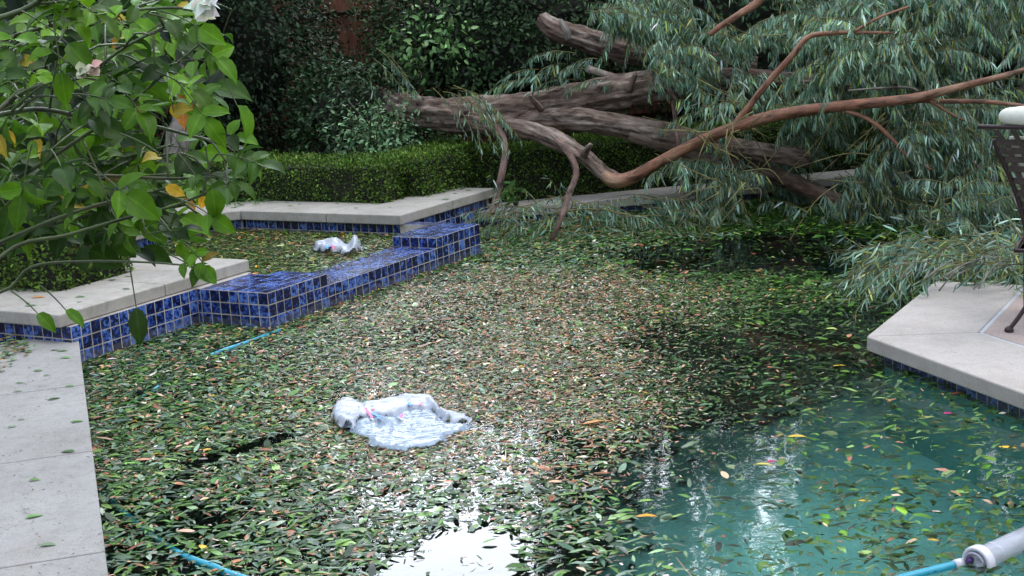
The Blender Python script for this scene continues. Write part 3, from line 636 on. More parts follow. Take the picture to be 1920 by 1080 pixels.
# drifts of leaves on the deck corner at the planter wall and at the hedge foot
def drift(name, pts, z, n, spread, ln, cols, wts, label, tm='ovate'):
    Q = []
    for _ in range(n):
        p = random.choice(pts); Q.append(at(p[0] + random.gauss(0, spread[0]), p[1] + random.gauss(0, spread[1]), z))
    P = np.array(Q); P[:, 2] += .004 + rng.random(n) * .02; a = rng.uniform(0, 6.28, n)
    return tag(leafmesh(name, P, np.stack([np.cos(a), np.sin(a), rng.normal(0, .1, n)], 1), np.stack([rng.normal(0, .2, n), rng.normal(0, .2, n), np.ones(n)], 1), rng.uniform(ln * .6, ln * 1.2, n), rng.uniform(.25, .5, n) * ln, pal(n, cols, wts), tm, M['leaf']), label, 'leaves', kind='stuff')
drift('leaf_drift', [(10, 645), (0, 665), (30, 652), (-20, 690)], DZ, 150, (22, 7), .06, [(.12, .24, .06), (.06, .12, .03), (.35, .26, .08), (.18, .12, .07)], [4, 4, 1, 2], 'drift of green leaves on the deck below the planter wall')
drift('leaf_drift', [(440, 383), (470, 379), (500, 379), (420, 386)], CZ, 90, (22, 2.5), .055, [(.10, .2, .06), (.05, .10, .03)], [1, 1], 'drift of green leaves on the spa coping at the hedge foot')
drift('leaf_drift', [(800, 362), (830, 354), (860, 352)], CZ, 60, (14, 2), .05, [(.12, .17, .09), (.05, .10, .03)], [1, 1], 'drift of narrow leaves on the spa coping near the fallen tree', 'lance')
drift('storm_debris', [(40, 700), (90, 760), (30, 840), (110, 900), (60, 980), (120, 1050), (20, 930)], DZ, 150, (38, 40), .016, [(.05, .04, .03), (.16, .10, .05), (.10, .16, .06)], [4, 2, 2], 'specks of bark and leaf crumbs scattered on the left deck', 'bit')
drift('leaf_drift', [(1735, 558)], DZ, 7, (7, 3), .02, [(.03, .02, .015)], [1], 'few dark crumbs on the patio coping', 'chip')

# ------------------------------------------------------------ hedges and shrubs
def box_hedge(name, segs, z0, z1, label, cols, wts, dens=5200, ls=(.017, .034)):
    """segs: list of convex plan quads"""
    t = thing(name, (*[sum(p[i] for p in segs[0]) / 4 for i in (0, 1)], z0), label, 'hedge')
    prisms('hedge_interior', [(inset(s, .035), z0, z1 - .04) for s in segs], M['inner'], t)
    Ps, Ns = [], []
    for s in segs:
        s = inset(s, 0); n = len(s)
        for i in range(n):
            p0, p1 = Vector(s[i]), Vector(s[(i + 1) % n]); ln = (p1 - p0).length; k = int(ln * (z1 - z0) * dens); e = (p1 - p0).normalized(); nr = np.array([e.y, -e.x, 0])
            u = rng.random(k) * ln; zz = z0 + rng.random(k) * (z1 - z0)
            Ps.append(np.stack([p0.x + e.x * u, p0.y + e.y * u, zz], 1)); Ns.append(np.tile(nr, (k, 1)))
        xs = [p[0] for p in s]; ys = [p[1] for p in s]; k = int((max(xs) - min(xs)) * (max(ys) - min(ys)) * dens)
        x = rng.uniform(min(xs), max(xs), k); y = rng.uniform(min(ys), max(ys), k); m = inpoly(x, y, s); x, y = x[m], y[m]
        Ps.append(np.stack([x, y, np.full(len(x), z1)], 1)); Ns.append(np.tile([0, 0, 1.], (len(x), 1)))
    P = np.concatenate(Ps); Nn = np.concatenate(Ns); n = len(P)
    bumpn = (vnoise(P[:, 0] + P[:, 2], P[:, 1] + P[:, 2] * .7, 5, 21) - .5) * .07 + (vnoise(P[:, 0] - P[:, 2] * 2, P[:, 1] + P[:, 2], 14, 22) - .5) * .04
    P = P + Nn * (bumpn + rng.normal(-.008, .02, n))[:, None]
    D = unit(Nn * .7 + rng.normal(0, .7, (n, 3)) + np.array([0, 0, .4])); N2 = Nn + rng.normal(0, .7, (n, 3))
    C = pal(n, cols, wts, .3) * (1 + .5 * (vnoise(P[:, 0] * 1.0 + P[:, 2], P[:, 1], 4, 23) - .5))[:, None]
    leafmesh('foliage', P, D, N2, rng.uniform(*ls, n), rng.uniform(ls[0] * .6, ls[1] * .6, n), C, 'ovate', M['leaf'], t)
    k = int(sum((Vector(s[1]) - Vector(s[0])).length * (Vector(s[2]) - Vector(s[1])).length for s in segs) * 700); Q = []
    for _ in range(k):
        s = random.choice(segs); a_, b_ = random.random(), random.random()
        q = Vector(s[0]).lerp(Vector(s[1]), a_).lerp(Vector(s[3]).lerp(Vector(s[2]), a_), b_); Q.append((q.x, q.y, z1 + random.uniform(-.01, .035)))
    Q = np.array(Q); n = len(Q)
    leafmesh('sprigs', Q, rng.normal(0, .5, (n, 3)) + np.array([0, 0, 1.0]), rng.normal(0, 1, (n, 3)), rng.uniform(.02, .04, n), rng.uniform(.01, .018, n), pal(n, cols, wts, .2) * 1.35, 'ovate', M['leaf'], t)
    return t
BX = [(.07, .14, .02), (.125, .215, .032), (.042, .085, .014), (.18, .27, .055)]; BXW = [4, 3, 3, 1]
box_hedge('box_hedge', [[lp(3.0, -1.15), lp(3.45, -1.2), lp(3.45, -4.4), lp(3.0, -4.4)], [lp(3.40, -.98), lp(4.35, -.95), lp(4.35, -1.5), lp(3.40, -1.5)]], .12, .64, 'clipped box hedge standing behind the spa coping', BX, BXW)
box_hedge('box_hedge', [[cc(.12, .55), cc(5.8, .50), cc(5.8, .98), cc(.12, 1.05)]], .09, .60, 'dark clipped box hedge behind the far pool edge, under the fallen trunk', [(.085, .16, .025), (.13, .23, .04), (.055, .11, .018)], [3, 3, 2])
box_hedge('box_hedge', [[lp(-.62, -1.18), lp(.06, -1.18), lp(.06, -3.4), lp(-.62, -3.4)]], .12, .86, 'clipped box hedge in the planter behind the rose branches', [(.09, .17, .025), (.15, .25, .04), (.05, .10, .02)], [3, 3, 2], 4200, (.020, .036))

def crown(P0, rad, n, lsz, cols, wts, name='foliage', parent=None, m='leaf', lump=.35, ls=2.0, shell=.45, tm='ovate', droop=.3, up=.0, seed=5, W=.5):
    """leaves through the outer part of an uneven crown"""
    d = unit(rng.normal(0, 1, (n, 3))); k = np.array([1 + lump * (noise.noise(Vector(v) * ls + Vector((seed, seed * 2, 0))) + .5 * noise.noise(Vector(v) * ls * 2.7 + Vector((seed, 0, seed)))) for v in d])
    rr = (1 - shell * rng.random(n) ** 1.6) * k
    # superellipsoid: boxier than a ball
    e = d / (np.abs(d) ** 3).sum(1, keepdims=True) ** (1 / 3)
    P = np.array(P0) + e * np.array(rad) * rr[:, None]
    cl = vnoise(P[:, 0] + P[:, 2] * .7, P[:, 1] + P[:, 2], 3.0, seed + 30); P += rng.normal(0, .03, (n, 3))
    keep = (cl + rng.random(n) * .5) > .38; P, d = P[keep], d[keep]; cl = cl[keep]; n = len(P)
    D = unit(d * .5 + rng.normal(0, .6, (n, 3)) + np.array([0, 0, -droop])); Nn = d + rng.normal(0, .45, (n, 3)) + np.array([0, 0, up + .3])
    C = pal(n, cols, wts, .3) * (.7 + .6 * cl)[:, None]; L = rng.uniform(lsz * .6, lsz * 1.25, n)
    return leafmesh(name, P, D, Nn, L, L * W * rng.uniform(.8, 1.2, n), C, tm, M[m], parent)
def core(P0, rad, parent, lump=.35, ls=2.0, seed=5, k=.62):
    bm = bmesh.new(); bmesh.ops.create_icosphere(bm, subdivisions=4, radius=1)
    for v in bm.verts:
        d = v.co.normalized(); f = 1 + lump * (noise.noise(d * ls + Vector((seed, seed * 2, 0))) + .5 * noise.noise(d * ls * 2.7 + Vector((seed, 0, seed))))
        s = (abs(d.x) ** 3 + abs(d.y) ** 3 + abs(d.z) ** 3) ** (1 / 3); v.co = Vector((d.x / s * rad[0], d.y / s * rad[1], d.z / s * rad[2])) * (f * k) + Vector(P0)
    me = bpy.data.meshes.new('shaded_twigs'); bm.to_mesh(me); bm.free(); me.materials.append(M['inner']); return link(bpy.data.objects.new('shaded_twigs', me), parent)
def tree(name, x, y, h, rx, ry, zb, n, lsz, cols, wts, label, cat='tree', trunk=True, m='gloss_leaf', lump=.3, seed=5, ck=.56, shell=.38, inner=True, tr=.12):
    t = thing(name, (x, y, .09), label, cat); rz = (h - zb) / 2
    if trunk:
        tb = TB(); tb.tube([(x, y, .05), (x + .05, y, h * .3), (x - .05, y + .05, h * .65)], [tr, tr * .75, tr * .4], 10, 4, .15)
        for i in range(5):
            a = i * 1.3; tb.tube([(x, y, h * (.25 + .08 * i)), (x + rx * .4 * math.cos(a), y + ry * .4 * math.sin(a), h * (.4 + .08 * i)), (x + rx * .7 * math.cos(a), y + ry * .7 * math.sin(a), h * (.5 + .08 * i))], [tr * .5, tr * .3, tr * .12], 7, 3)
        tb.build('trunk', M['grey_bark'], t)
    c0 = (x, y, zb + rz)
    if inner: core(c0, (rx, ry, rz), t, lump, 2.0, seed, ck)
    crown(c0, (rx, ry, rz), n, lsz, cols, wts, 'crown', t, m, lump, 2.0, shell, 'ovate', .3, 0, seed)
    return t
DK = [(.014, .04, .015), (.024, .06, .02), (.036, .085, .034), (.06, .125, .055)]; DKW = [5, 5, 3, 1]
# dark evergreens right behind the hedge
tree('evergreen_shrub', -2.92, 15.5, 3.1, 1.2, .9, .25, 34000, .055, [(.010, .03, .012), (.018, .045, .016), (.028, .065, .025)], [4, 4, 2], 'dense dark evergreen shrub behind the hedge, left of the wooden fence', 'shrub', True, 'gloss_leaf', .22, 3)
tree('evergreen_shrub', .12, 15.6, 2.55, 1.5, .9, .55, 30000, .060, [(.015, .04, .014), (.025, .06, .02), (.04, .09, .03), (.07, .14, .05)], [4, 4, 3, 1.2], 'dense evergreen shrub behind the base of the fallen trunk', 'shrub', True, 'gloss_leaf', .25, 9)
crown((-.62, 14.35, 1.62), (.42, .3, .30), 330, .075, [(.12, .25, .08), (.24, .42, .18), (.06, .13, .04)], [3, 2, 3], 'young_foliage', bpy.data.objects['evergreen_shrub.001'], 'gloss_leaf', .4, 2, .8, 'ovate', .3, 0, 12)
tree('evergreen_shrub', -5.2, 14.6, 3.6, 1.6, 1.0, .1, 20000, .07, DK, DKW, 'dark evergreen shrub at the far left behind the rose branches', 'shrub', True, 'gloss_leaf', .22, 15)
tree('evergreen_shrub', -1.48, 14.65, 1.42, .60, .42, .1, 6500, .055, DK, DKW, 'low dark shrub in front of the wooden fence between two taller shrubs', 'shrub', False, 'gloss_leaf', .25, 17)
# grey garden tree trunk in front of the dark shrub
t = thing('garden_tree', atY(332, 318, 14.0), 'slim garden tree with pale grey trunk behind the hedge at left', 'tree')
p0, p1, p2 = atY(328, 330, 14.0), atY(334, 255, 14.0), atY(345, 190, 14.1)
TB().tube([p0 - Vector((0, 0, .3)), p0, p1, p2, p2 + Vector((.1, .1, 1.6))], [.14, .135, .115, .10, .05], 14, 6, .12).build('trunk', M['grey_bark'], t)
crown((p2.x - .1, 14.15, 2.95), (1.1, .8, .85), 9000, .07, DK, DKW, 'crown', t, 'gloss_leaf', .35, 2, .6, 'ovate', .3, 0, 41)
# shrubs of the right background, mostly behind the fallen tree
for (x, y, h, rx, ry, zb, n, sd_, lb) in ((2.6, 15.9, 3.6, 1.5, .9, .1, 12000, 21, 'dark evergreen shrub directly behind the middle of the fallen tree'), (5.4, 15.6, 3.4, 1.6, .9, .1, 12000, 27, 'dark evergreen shrub behind the right end of the fallen tree')):
    tree('evergreen_shrub', x, y, h, rx, ry, zb, n, .07, DK, DKW, lb, 'shrub', True, 'gloss_leaf', .22, sd_)
# tall trees seen mirrored in the water
for (x, y, h, rx, ry, zb, n, sd_, lb) in ((-4.65, 19.5, 11, 2.25, 1.8, 2.6, 9000, 31, 'tall dark tree beyond the fence at left'), (-8.6, 17, 11, 2.8, 2.2, 1.5, 7000, 33, 'tall dark tree at the far left beyond the fence'),
        (.95, 19.5, 10.5, .68, 1.2, 2.6, 5000, 35, 'tall narrow dark tree beyond the shrubs right of the bright gap'), (2.25, 20.5, 12, 1.0, 1.2, 2.0, 8000, 37, 'tall thin crowned tree beyond the fallen tree'), (5.3, 20, 12, 2.2, 1.8, 2.0, 9000, 38, 'tall dense tree beyond the right end of the fallen tree'), (9.2, 18, 11, 2.8, 2.2, 1.5, 7000, 39, 'tall dark tree at the far right edge of the garden')):
    tree('tall_tree', x, y, h, rx, ry, zb, n, .22, DK, DKW, lb, 'tree', True, 'leaf', .3, sd_, .6, .4, sd_ != 37, .22)
# fence
t = thing('wooden_fence', (-1, 17.3, .09), 'reddish brown wooden board fence glimpsed between the dark shrubs', 'fence')
prisms('boards', [([(x, 17.3), (x + .1475, 17.3), (x + .1475, 17.325), (x, 17.325)], .1, 2.35) for x in np.arange(-9, 9, .15)], M['fence'], t)
prisms('rail', [([(-9, 17.24), (9, 17.24), (9, 17.297), (-9, 17.297)], 1.85, 1.95)], M['fence'], t); prisms('rail', [([(-9, 17.24), (9, 17.24), (9, 17.297), (-9, 17.297)], .5, .6)], M['fence'], t)
pp = atY(655, 120, 16.6); qq = atY(664, 40, 16.6)
t = thing('wooden_stake', pp - Vector((0, 0, 1.3)), 'thin leaning wooden stake in front of the fence between the shrubs', 'stake')
TB().tube([pp + (pp - qq) * 2.5, pp, qq, qq + (qq - pp) * .6], [.035] * 4, 6, 1, 0).build('pole', M['fence'], t)
# small rose shrub with pale leaves
t = thing('small_shrub', atY(715, 300, 14.1), 'light green leafy rose shrub above the hedge, left of the trunk base', 'shrub')
ctr = atY(712, 240, 13.75); tb = TB()
for i in range(22):
    a = random.uniform(-1.2, 1.2); e = ctr + Vector((math.sin(a) * random.uniform(.25, .6), random.uniform(-.3, .2), random.uniform(-.1, .3)))
    b0 = Vector((ctr.x + random.uniform(-.12, .12), ctr.y, .3)); tb.tube([b0, (b0 + e) / 2 + Vector((random.uniform(-.08, .08), 0, .1)), e], [.009, .007, .003], 5, 3)
tb.build('stems', M['cane'], t)
crown(ctr - Vector((0, 0, .10)), (.52, .32, .36), 1700, .055, [(.15, .28, .15), (.22, .37, .20), (.09, .17, .08)], [3, 2, 2], 'foliage', t, 'leaf', .5, 2.5, .9, 'ovate', .2, .5, 61)
crown(atY(820, 270, 14.0), (.30, .25, .22), 350, .06, [(.05, .10, .04), (.10, .18, .07)], [3, 1], 'foliage', t, 'leaf', .5, 2.5, .9, 'ovate', .2, .5, 63)
pR = atY(742, 233, 13.8)
n = 14; a = rng.uniform(0, 6.28, n)
leafmesh('rose_flower', np.tile(np.array(pR), (n, 1)), np.stack([np.cos(a), np.sin(a) - .4, rng.uniform(.1, .8, n)], 1), np.tile([0, -.6, .6], (n, 1)), np.full(n, .035), np.full(n, .03), np.tile([.75, .6, .5], (n, 1)), 'ovate', M['petal'], t)
# leafy sapling at the far pool edge
t = thing('leafy_sapling', at(965, 400, .1), 'small broad leaved plant by the pool edge between two fallen branches', 'plant')
tb = TB(); PP, DD = [], []
for i in range(6):
    e = atY(random.uniform(935, 1000), random.uniform(325, 370), 12.9); b0 = at(968, 398, .1)
    b0.y = 12.95; tb.tube([b0, (b0 + e) / 2 + Vector((.02, 0, .04)), e], [.006, .005, .002], 5, 3)
    for k in range(6):
        f = .4 + .1 * k; PP.append(b0.lerp(e, f) + Vector((random.uniform(-.02, .02), random.uniform(-.05, 0), .02))); DD.append((random.uniform(-1, 1), random.uniform(-.8, 0), random.uniform(-.5, .4)))
tb.build('stems', M['cane'], t); n = len(PP)
leafmesh('foliage', np.array(PP), np.array(DD), rng.normal(0, .5, (n, 3)) + np.array([0, -.5, .8]), rng.uniform(.07, .11, n), rng.uniform(.035, .05, n), pal(n, [(.12, .24, .06), (.07, .15, .04), (.2, .3, .1)], [2, 2, 1]), 'ovate', M['leaf'], t)

# ------------------------------------------------------------ the fallen eucalyptus
ft = thing('fallen_tree', atY(900, 260, 13.3), 'huge uprooted eucalyptus fallen across the back of the pool, bark peeling red brown', 'tree')
def limb(name, pts, mat_, seg=16, rough=.16, sub=10, parent=ft, end=None):
    P = [atY(p[0], p[1], p[2]) for p in pts]; Rr = [p[3] / 2 / FPX * p[2] * 1.02 for p in pts]
    if end: P.append(end[0]); Rr.append(end[1])
    o = TB().tube(P, Rr, seg, sub, rough).build(name, M[mat_], parent); return P, Rr
limb('trunk', [(640, 190, 16.2, 52), (720, 200, 14.9, 56), (790, 210, 13.9, 52), (860, 217, 13.5, 58), (940, 212, 13.4, 62), (1050, 197, 13.3, 64), (1160, 173, 13.2, 58), (1280, 155, 13.1, 48), (1400, 150, 13.0, 40), (1520, 155, 12.9, 32), (1680, 165, 12.7, 26), (1850, 160, 12.6, 14)], 'bark', 56, .24, 22)
limb('branch', [(960, 226, 13.35, 38), (1060, 224, 13.12, 40), (1130, 230, 13.05, 42), (1220, 246, 13, 40), (1310, 264, 12.9, 36), (1400, 280, 12.8, 34), (1470, 291, 12.7, 34), (1517, 301, 12.6, 30)], 'bark', 40, .2, 20)
limb('branch', [(1180, 250, 13.0, 30), (1300, 283, 12.95, 34), (1400, 312, 12.9, 34), (1480, 340, 12.8, 32), (1560, 372, 12.6, 28), (1680, 400, 12.4, 20), (1800, 410, 12.2, 12)], 'bark', 18, .16, 7)
low, lowr = limb('branch', [(880, 226, 13.3, 34), (940, 238, 13.05, 34), (1000, 247, 12.85, 33), (1050, 266, 12.7, 34), (1080, 284, 12.6, 26), (1105, 300, 12.55, 28), (1133, 327, 12.45, 26), (1152, 338, 12.4, 28)], 'bark', 40, .22, 20)
main, mainr = limb('branch', [(1090, 290, 12.58, 12), (1125, 320, 12.48, 20), (1150, 339, 12.38, 29), (1185, 333, 12.35, 25), (1227, 309, 12.25, 21), (1280, 281, 12.15, 21), (1350, 249, 12.0, 21), (1450, 218, 11.8, 22), (1560, 201, 11.6, 20), (1650, 192, 11.45, 19), (1720, 183, 11.35, 18), (1800, 163, 11.2, 14), (1880, 143, 11.1, 11), (1990, 110, 11.0, 8)], 'red_bark', 14, .10, 6)
up1, _ = limb('branch', [(1372, 236, 11.95, 10), (1400, 205, 11.9, 11), (1440, 155, 11.85, 12), (1485, 105, 11.8, 12), (1515, 70, 11.8, 10), (1560, 62, 11.75, 9), (1620, 61, 11.7, 7), (1675, 62, 11.7, 5)], 'red_bark', 10, .12, 5)
up2, _ = limb('branch', [(1600, 60, 11.7, 6), (1650, 32, 11.7, 5), (1705, 12, 11.7, 4)], 'red_bark', 8, .1, 4)
r1, _ = limb('branch', [(1700, 188, 11.4, 9), (1770, 190, 11.3, 9), (1850, 191, 11.2, 9), (1930, 200, 11.1, 7)], 'red_bark', 9, .12, 5)
r2, _ = limb('branch', [(1585, 208, 11.55, 8), (1625, 222, 11.5, 8), (1662, 250, 11.45, 8), (1705, 295, 11.4, 6), (1745, 318, 11.4, 5)], 'red_bark', 9, .14, 5)
r3, _ = limb('branch', [(1745, 190, 11.3, 5), (1800, 222, 11.25, 5), (1860, 240, 11.2, 4)], 'red_bark', 8, .1, 4)
limb('branch', [(1590, 170, 11.6, 3), (1640, 166, 11.6, 4), (1700, 164, 11.5, 4), (1722, 170, 11.45, 4)], 'grey_bark', 7, .1, 4)
tp, _ = limb('branch', [(1470, -60, 12.6, 15), (1425, 0, 12.6, 15), (1385, 28, 12.6, 13), (1350, 50, 12.6, 11), (1330, 66, 12.6, 8)], 'red_bark', 10, .12, 5)
e1 = at(924, 402, DZ + .01); e2 = at(1027, 464, -.05)
limb('branch', [(930, 238, 12.95, 14), (943, 258, 12.85, 12), (947, 290, 12.75, 12), (940, 330, 12.65, 13), (930, 375, 12.56, 14)], 'brown_bark', 16, .14, 5, end=(e1, .032))
limb('branch', [(1030, 254, 12.75, 16), (1053, 271, 12.6, 15), (1073, 298, 12.4, 13), (1080, 329, 12.2, 12), (1066, 365, 12.0, 11), (1051, 412, 11.8, 10)], 'brown_bark', 16, .14, 5, end=(e2, .018))
limb('branch', [(1262, 190, 13.0, 8), (1268, 240, 12.7, 8), (1275, 300, 12.5, 8), (1278, 350, 12.4, 6), (1283, 395, 12.3, 4)], 'brown_bark', 8, .12, 4)
limb('branch', [(1015, 35, 14.5, 26), (1040, 55, 14.4, 36), (1080, 68, 14.3, 42), (1130, 84, 14.2, 42), (1190, 98, 14.1, 40), (1300, 112, 14.0, 34), (1420, 120, 13.9, 26)], 'bark', 40, .22, 16)
limb('branch', [(1050, 38, 14.15, 9), (1062, 58, 14.1, 16), (1066, 76, 14.08, 10)], 'grey_bark', 9, .2, 4)
limb('branch', [(1100, 128, 14.0, 14), (1180, 150, 13.8, 14), (1260, 120, 13.6, 9)], 'bark', 9, .2, 4)
# broken stubs and knots along the trunk
for st in ([(1180, 168, 13.05, 14), (1188, 148, 12.95, 11), (1192, 138, 12.9, 8)], [(1015, 205, 13.1, 14), (1000, 188, 13.0, 10), (994, 180, 12.95, 7)], [(1320, 262, 12.8, 10), (1335, 248, 12.7, 8), (1340, 240, 12.7, 6)],
           [(1095, 290, 12.5, 14), (1104, 276, 12.4, 11), (1108, 270, 12.38, 8)], [(1250, 160, 13.0, 10), (1262, 178, 12.85, 8), (1268, 188, 12.8, 5)]):
    limb('stub', st, 'bark', 12, .25, 4)
EUC = [(.10, .185, .135), (.17, .275, .215), (.26, .385, .31), (.06, .11, .075), (.20, .27, .09), (.36, .48, .40), (.30, .32, .10)]; EUW = [4, 5, 3.6, 2.4, 2.2, 1.5, .7]
def inpoly1(x, y, poly): return bool(inpoly(np.array([x]), np.array([y]), poly)[0])
class Twigs:
    def __init__(s): s.tb = TB(); s.P, s.D, s.N, s.L, s.W = [], [], [], [], []
    def add(s, S, d, ln, droop=1.0, step=.0105, ll=(.08, .15), zmin=.0, thick=.0035, hang=.9):
        n = max(4, int(ln / .07)); p = Vector(S); d = Vector(d).normalized(); pts = [p.copy()]
        for i in range(n):
            d = (d + Vector((random.gauss(0, .12), random.gauss(0, .12), -droop * .16 + random.gauss(0, .05)))).normalized(); p = p + d * (ln / n)
            if p.z < zmin + .01: p.z = zmin + .01 + random.random() * .02; d.z = abs(d.z) * .1
            pts.append(p.copy())
        s.tb.tube(pts, [thick * (1 - .8 * i / n) + .0008 for i in range(n + 1)], 4, 1, 0, False, False)
        acc = 0; tot = ln; k = int(ln / step)
        for j in range(k):
            f = (j + random.random()) / k
            if f < .12: continue
            i = min(n - 1, int(f * n)); q = pts[i].lerp(pts[i + 1], f * n - i); t = (pts[i + 1] - pts[i]).normalized()
            side = Vector((random.gauss(0, 1), random.gauss(0, 1), random.gauss(0, .4))).normalized()
            ld = (t * .45 + side * .50 + Vector((0, 0, -hang * random.uniform(.5, 1.3)))).normalized(); l = random.uniform(*ll) * (1 - .25 * f)
            if q.z + ld.z * l < zmin: ld.z = (zmin - q.z) / l * .6; ld.normalize()
            s.P.append(q); s.D.append(ld); s.N.append((random.gauss(0, 1), random.gauss(0, 1) - .5, random.gauss(0, .6) + .3)); s.L.append(l); s.W.append(l * random.uniform(.085, .15))
    def build(s, parent, cols=EUC, wts=EUW, name='foliage', mul=1.0):
        n = len(s.P); P = np.array([tuple(v) for v in s.P]); cl = vnoise(P[:, 0] + P[:, 1] * .5, P[:, 2] + P[:, 1], 2.4, 77)
        s.tb.build('twigs', M['twig'], parent)
        return leafmesh(name, P, np.array([tuple(v) for v in s.D]), np.array(s.N), np.array(s.L), np.array(s.W), pal(n, cols, wts, .28) * (.65 + .8 * cl)[:, None] * mul, 'lance', M['leaf'], parent, rng.normal(.06, .12, n))
def fill(poly, Yr, n, ln=(.35, .75), droop=1.0, drift_=(.5, -.2), avoid=None, zmin=0, tw=None, **kw):
    xs = [p[0] for p in poly]; ys = [p[1] for p in poly]; c = 0
    kw.setdefault('hang', 1.35)
    while c < n:
        x, y = random.uniform(min(xs), max(xs)), random.uniform(min(ys), max(ys))
        if not inpoly1(x, y, poly): continue
        Y = random.uniform(*Yr); S = atY(x, y, Y); k = random.randint(9, 16)
        a = random.uniform(0, 2 * math.pi); base = Vector((math.cos(a) * .7 + drift_[0], math.sin(a) * .6 + drift_[1], random.uniform(0, .5)))
        for _ in range(k):          # one bough: several shoots from one spot
            q = S + Vector((random.gauss(0, .10), random.gauss(0, .10), random.gauss(0, .04)))
            if q.z > zmin + .05: tw.add(q, base + Vector((random.gauss(0, .3), random.gauss(0, .3), random.gauss(0, .15))), random.uniform(*ln), droop, zmin=zmin, **kw)
            c += 1
# upper crown behind and above the trunk, leaf colours lightened as if sunlit
tw = Twigs(); fill([(1060, -60), (1990, -60), (1990, 60), (1560, 100), (1400, 95), (1210, 90), (1150, 60), (1090, 20)], (12.9, 14.6), 430, tw=tw)
fill([(1110, 10), (1260, 20), (1290, 80), (1170, 75)], (13.3, 13.7), 60, (.3, .5), tw=tw)
fill([(1210, 60), (1440, 60), (1460, 100), (1340, 115), (1240, 110)], (12.6, 13.2), 40, (.3, .5), tw=tw); tw.build(ft, mul=1.15)
tw = Twigs(); fill([(1440, -40), (1990, -40), (1990, 60), (1700, 90), (1560, 90), (1460, 20)], (11.9, 12.9), 190, tw=tw)
fill([(1530, 60), (1700, 40), (1990, 60), (1990, 130), (1840, 120), (1700, 140), (1560, 130)], (11.75, 12.8), 150, tw=tw); tw.build(ft, mul=1.25)
# right mass under the red branch
tw = Twigs(); fill([(1560, 190), (1700, 200), (1990, 170), (1990, 400), (1750, 400), (1660, 350), (1600, 290)], (11.5, 12.9), 330, (.35, .7), tw=tw); tw.build(ft)
tw = Twigs(); fill([(1400, 160), (1700, 150), (1750, 200), (1600, 240), (1500, 260), (1460, 230)], (12.3, 13.4), 120, (.3, .6), tw=tw)
fill([(1400, 250), (1560, 250), (1680, 340), (1700, 400), (1600, 380), (1420, 340), (1340, 310)], (13.0, 13.6), 90, (.3, .55), tw=tw, zmin=0)
fill([(1330, 330), (1560, 370), (1760, 350), (1760, 410), (1560, 400), (1360, 370)], (12.7, 13.2), 95, (.3, .55), tw=tw, zmin=0)
fill([(1570, 300), (1680, 350), (1690, 400), (1600, 360)], (11.9, 12.3), 40, (.3, .5), tw=tw, zmin=0)
fill([(1230, 290), (1330, 280), (1400, 330), (1400, 370), (1270, 360)], (12.0, 12.5), 16, (.25, .45), tw=tw); tw.build(ft)
# light sprays in front of and left of the trunk
tw = Twigs()
for (x, y, Y, dx, dy, dz, l) in [(845, 165, 13.0, .9, -.2, .1, .85), (860, 170, 13.0, .7, -.3, .0, .7), (830, 172, 13.0, .6, -.2, .0, .6), (850, 160, 13, .9, -.3, -.2, .75), (880, 190, 12.9, .6, -.2, -.3, .5), (900, 200, 12.9, .4, -.2, -.5, .5), (812, 165, 13.1, .5, -.3, -.3, .5),
        (870, 180, 12.85, .6, -.3, -.4, .55), (885, 185, 12.85, .45, -.3, -.4, .6), (895, 195, 12.85, .3, -.3, -.6, .5), (860, 175, 12.9, .5, -.3, -.5, .6), (880, 178, 12.9, .8, -.3, -.2, .55), (850, 185, 12.9, .2, -.3, -.6, .5), (910, 215, 12.85, .3, -.3, -.7, .4), (705, 90, 14.0, .3, -.1, -.3, .8), (725, 100, 14.0, .4, -.1, -.3, .7), (700, 110, 14, .5, 0, -.4, .6), (740, 120, 14, .2, 0, -.4, .5), (690, 130, 14, .1, 0, -.4, .5)]:
    tw.add(atY(x, y, Y), (dx, dy, dz), l, .9, .022, (.07, .11))
for (x, y) in [(1060, 120), (1040, 140), (1080, 100), (1010, 130), (1100, 130), (1000, 150), (1080, 150), (1120, 110), (1150, 150), (1200, 150)]:
    tw.add(atY(x, y, 13.2), (-.6, -.3, .2), random.uniform(.35, .6), .9)
fill([(1080, 130), (1260, 110), (1330, 120), (1300, 140), (1150, 155)], (12.7, 13.0), 18, (.2, .4), tw=tw)
fill([(1270, 180), (1400, 175), (1420, 240), (1330, 250)], (12.2, 12.7), 22, (.25, .45), tw=tw)
tw.build(ft, mul=1.05)
# sprays dipping into the water at the foot of the prop branches
tw = Twigs()
S0 = atY(1040, 400, 12.2)
for i in range(16):
    tw.add(S0 + Vector((random.uniform(-.1, .9), random.uniform(-.5, .4), random.uniform(-.08, .12))), (1, random.uniform(-.5, .1), random.uniform(-.05, .2)), random.uniform(.6, 1.0), .45, .024, (.09, .13))
for i in range(34):
    px, py = random.uniform(905, 1130), random.uniform(395, 440)
    tw.add(atY(px, py - 5, random.uniform(11.85, 12.3)), (random.uniform(-1, .6), random.uniform(-.25, .2), random.uniform(0, .4)), random.uniform(.3, .6), .7, .024, (.08, .12))
fill([(1300, 380), (1680, 400), (1640, 440), (1500, 430), (1320, 410)], (11.7, 12.4), 60, (.3, .6), tw=tw, zmin=0)
tw.add(atY(1040, 400, 12.0), (1, -.15, .22), 1.4, .35, .05, thick=.008); tw.build(ft)
tw = Twigs()
fill([(1660, 330), (1960, 330), (1960, 440), (1800, 450), (1690, 430)], (10.6, 11.6), 150, (.4, .7), tw=tw, zmin=.05); tw.build(ft)
